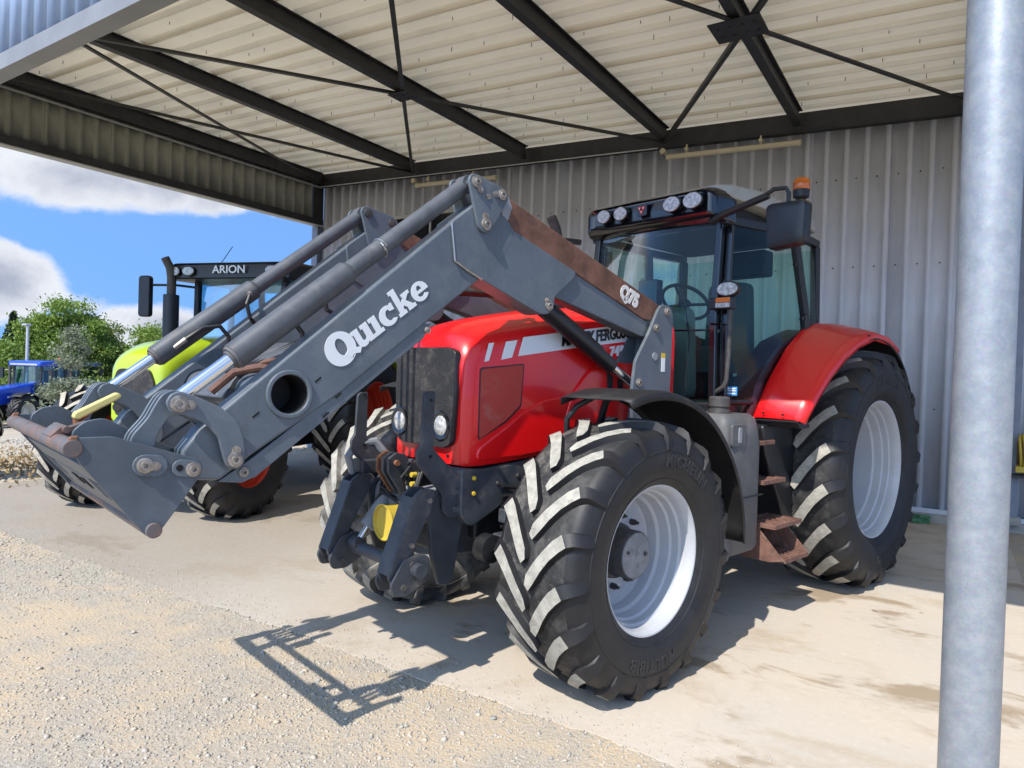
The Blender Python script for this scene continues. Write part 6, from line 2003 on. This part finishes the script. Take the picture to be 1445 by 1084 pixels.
# ------------------------------------------------------------------ blue tractors in the yard
def blue_tractor():
    t = empty('tractor', (0, 0, 0))
    B = lambda m, n, mat, par=None, **kw: m.build(n, mat, par or t, **kw)
    secs = []
    for y, hw, zt, zb in ((-.95, .28, 1.45, .95), (-.88, .36, 1.56, .92), (-.6, .39, 1.64, .95), (0.2, .41, 1.74, 1.0), (1.1, .43, 1.85, 1.1)):
        secs.append([(x, y, z) for x, z in rounded([(-hw, zb), (hw, zb), (hw, zt), (-hw, zt)], [.03, .03, .12, .12], 4)])
    h = B(MB().loft(secs, closed=True, caps=True), 'bonnet', 'blue_paint', smooth=40)
    B(MB().prism(rounded([(-.20, 1.0), (.20, 1.0), (.20, 1.30), (-.20, 1.30)], .04), -.965, -.94, axis=1), 'grille', 'black_plastic', h)
    for s in (-1, 1):
        B(MB().prism(circle(s * .24, 1.36, .085, 16, .06), -.955, -.88, axis=1), 'headlight', 'lamp_glass', h)
        B(MB().prism([(-.3, 1.30), (.9, 1.42), (.9, 1.36), (-.3, 1.24)], *sorted((s * .38, s * .436)), axis=0), 'white_stripe', 'white_decal', h)
    B(MB().box(-.28, .28, -.8, 1.2, .55, 1.05).box(-.25, .25, 1.0, 3.0, .5, 1.2), 'chassis', 'chassis_black', bevel=.03)
    B(MB().prism([(-1.35, .45), (-.90, .45), (-.90, .90), (-1.3, .90)], -.35, .35, axis=0), 'front_linkage', 'chassis_black', bevel=.04)
    B(MB().cyl((-.8, 0, .64), (.8, 0, .64), .08, n=12).cyl((-.8, 2.75, .9), (.8, 2.75, .9), .12, n=12), 'axles', 'chassis_black')
    for s in (-1, 1):
        for x, y, R, W, rr in ((.88, 0, .69, .52, .38), (.90, 2.75, .90, .62, .52)):
            w = empty('wheel', (s * x, y, R - .02), 0, t)
            if s < 0:
                w.scale = (-1, 1, 1)
            tyre_mesh(R, W, rr, 18, n=40, sweep=.25, bead=False).build('tyre', ['rubber', 'rubber', 'rubber', 'rubber'], w, smooth=38)
            rim_mesh(rr, W * .42, .02, n=32).build('rim', 'rim_white', w)
            MB().lathe([(.0, .17), (.10, .12), (.11, .0001)], 20).build('hub', 'rim_white', w)
        m = MB()
        for (a, b) in (((.62, 1.15, 1.3), (.64, 1.25, 2.62)), ((.80, 2.0, 1.3), (.74, 1.95, 2.62)), ((.70, 2.6, 1.3), (.68, 2.55, 2.62))):
            m.beam((s * a[0], a[1], a[2]), (s * b[0], b[1], b[2]), .07, .08, (0, 1, 0))
        B(m, 'cab_pillars', 'black_plastic')
        B(MB().loft([[(s * .63, 1.18, 1.35), (s * .80, 1.97, 1.35), (s * .70, 2.57, 1.35)], [(s * .645, 1.27, 2.60), (s * .74, 1.93, 2.60), (s * .68, 2.53, 2.60)]]), 'side_glass', 'blue_glass')
        m = arc_guard((2.75, .88), [(0, 1.0), (1, .98)], rad(-65), rad(55), .66, 1.22, .05, 12)
        m.v = [(s * p[0], p[1], p[2]) for p in m.v]
        B(m, 'rear_fender', 'blue_paint', solid=.01, smooth=40)
        m = arc_guard((0, .67), [(0, .79), (1, .80)], rad(-35), rad(60), .64, 1.12, .04, 10)
        m.v = [(s * p[0], p[1], p[2]) for p in m.v]
        B(m, 'front_mudguard', 'black_matte', solid=.01, smooth=40)
        B(MB().tube([(s * .66, 1.25, 2.4), (s * 1.15, 1.15, 2.4)], .02, n=6).box(*sorted((s * 1.06, s * 1.24)), 1.1, 1.18, 2.05, 2.5), 'mirror', 'black_plastic')
    B(MB().loft([[(-.61, 1.12, 1.5), (.61, 1.12, 1.5)], [(-.63, 1.24, 2.6), (.63, 1.24, 2.6)]]), 'windscreen', 'blue_glass')
    r = B(MB().loft([roof_sec(1.0, .70, 2.60, 2.74, .05), roof_sec(1.1, .80, 2.58, 2.80, .07), roof_sec(1.9, .84, 2.60, 2.86, .09), roof_sec(2.7, .80, 2.60, 2.80, .08), roof_sec(2.8, .72, 2.62, 2.74, .05)], closed=True, caps=True), 'roof', 'blue_paint', smooth=45)
    B(MB().box(-.62, .62, .985, 1.02, 2.63, 2.70), 'roof_lights', 'lamp_glass', r)
    B(MB().lathe([(2.84, .06), (2.98, .06), (3.0, .0001)], 14, c=(.62, 2.3, 0), axis=2), 'beacon', 'amber_lens', r)
    B(MB().cyl((-.6, .95, 1.3), (-.6, .95, 2.6), .06, n=12), 'exhaust', 'hub_dark')
    B(MB().box(-.24, .24, 2.0, 2.5, 1.3, 1.8).box(-.24, .24, 2.42, 2.54, 1.8, 2.4), 'seat', 'seat_fabric', bevel=.05)
    return t
bt = blue_tractor()
spots = [(-67.9, 40.0, 33, 'blue tractor below the pale street lamp, its whole cab and bonnet in view'), (-69.3, 36.0, 28, 'blue tractor parked alongside the one below the street lamp, front wheel showing'), (-67.2, 47.5, 30, 'blue tractor half hidden behind the slender olive tree'), (-65.6, 43.0, 48, 'blue tractor glimpsed between the olive bush and the green tractor')]
for i, (brg, DD, a, lab) in enumerate(spots):
    o = bt if i == 0 else copy_tree(bt)
    p = polar(brg, DD)
    o.location = (p[0], p[1], terrain(*p))
    o.rotation_euler = (0, 0, rad(a))
    tag(o, lab, 'tractor', 'blue tractors in the yard')

# wheel of a machine standing just outside the picture
w = empty('machine_wheel', (-11.09, 3.42, 0.70))
w.rotation_euler = (0, 0, rad(-35))
tag(w, 'upright black tractor tyre of an unseen machine at the edge of the concrete slab', 'tyre')
tyre_mesh(.71, .5, .38, 18).build('tyre', ['rubber', 'lug_top_green', 'rubber_letter', 'rubber'], w, smooth=38)
rim_mesh(.38, .2, -.02).build('rim', 'rim_white', w)
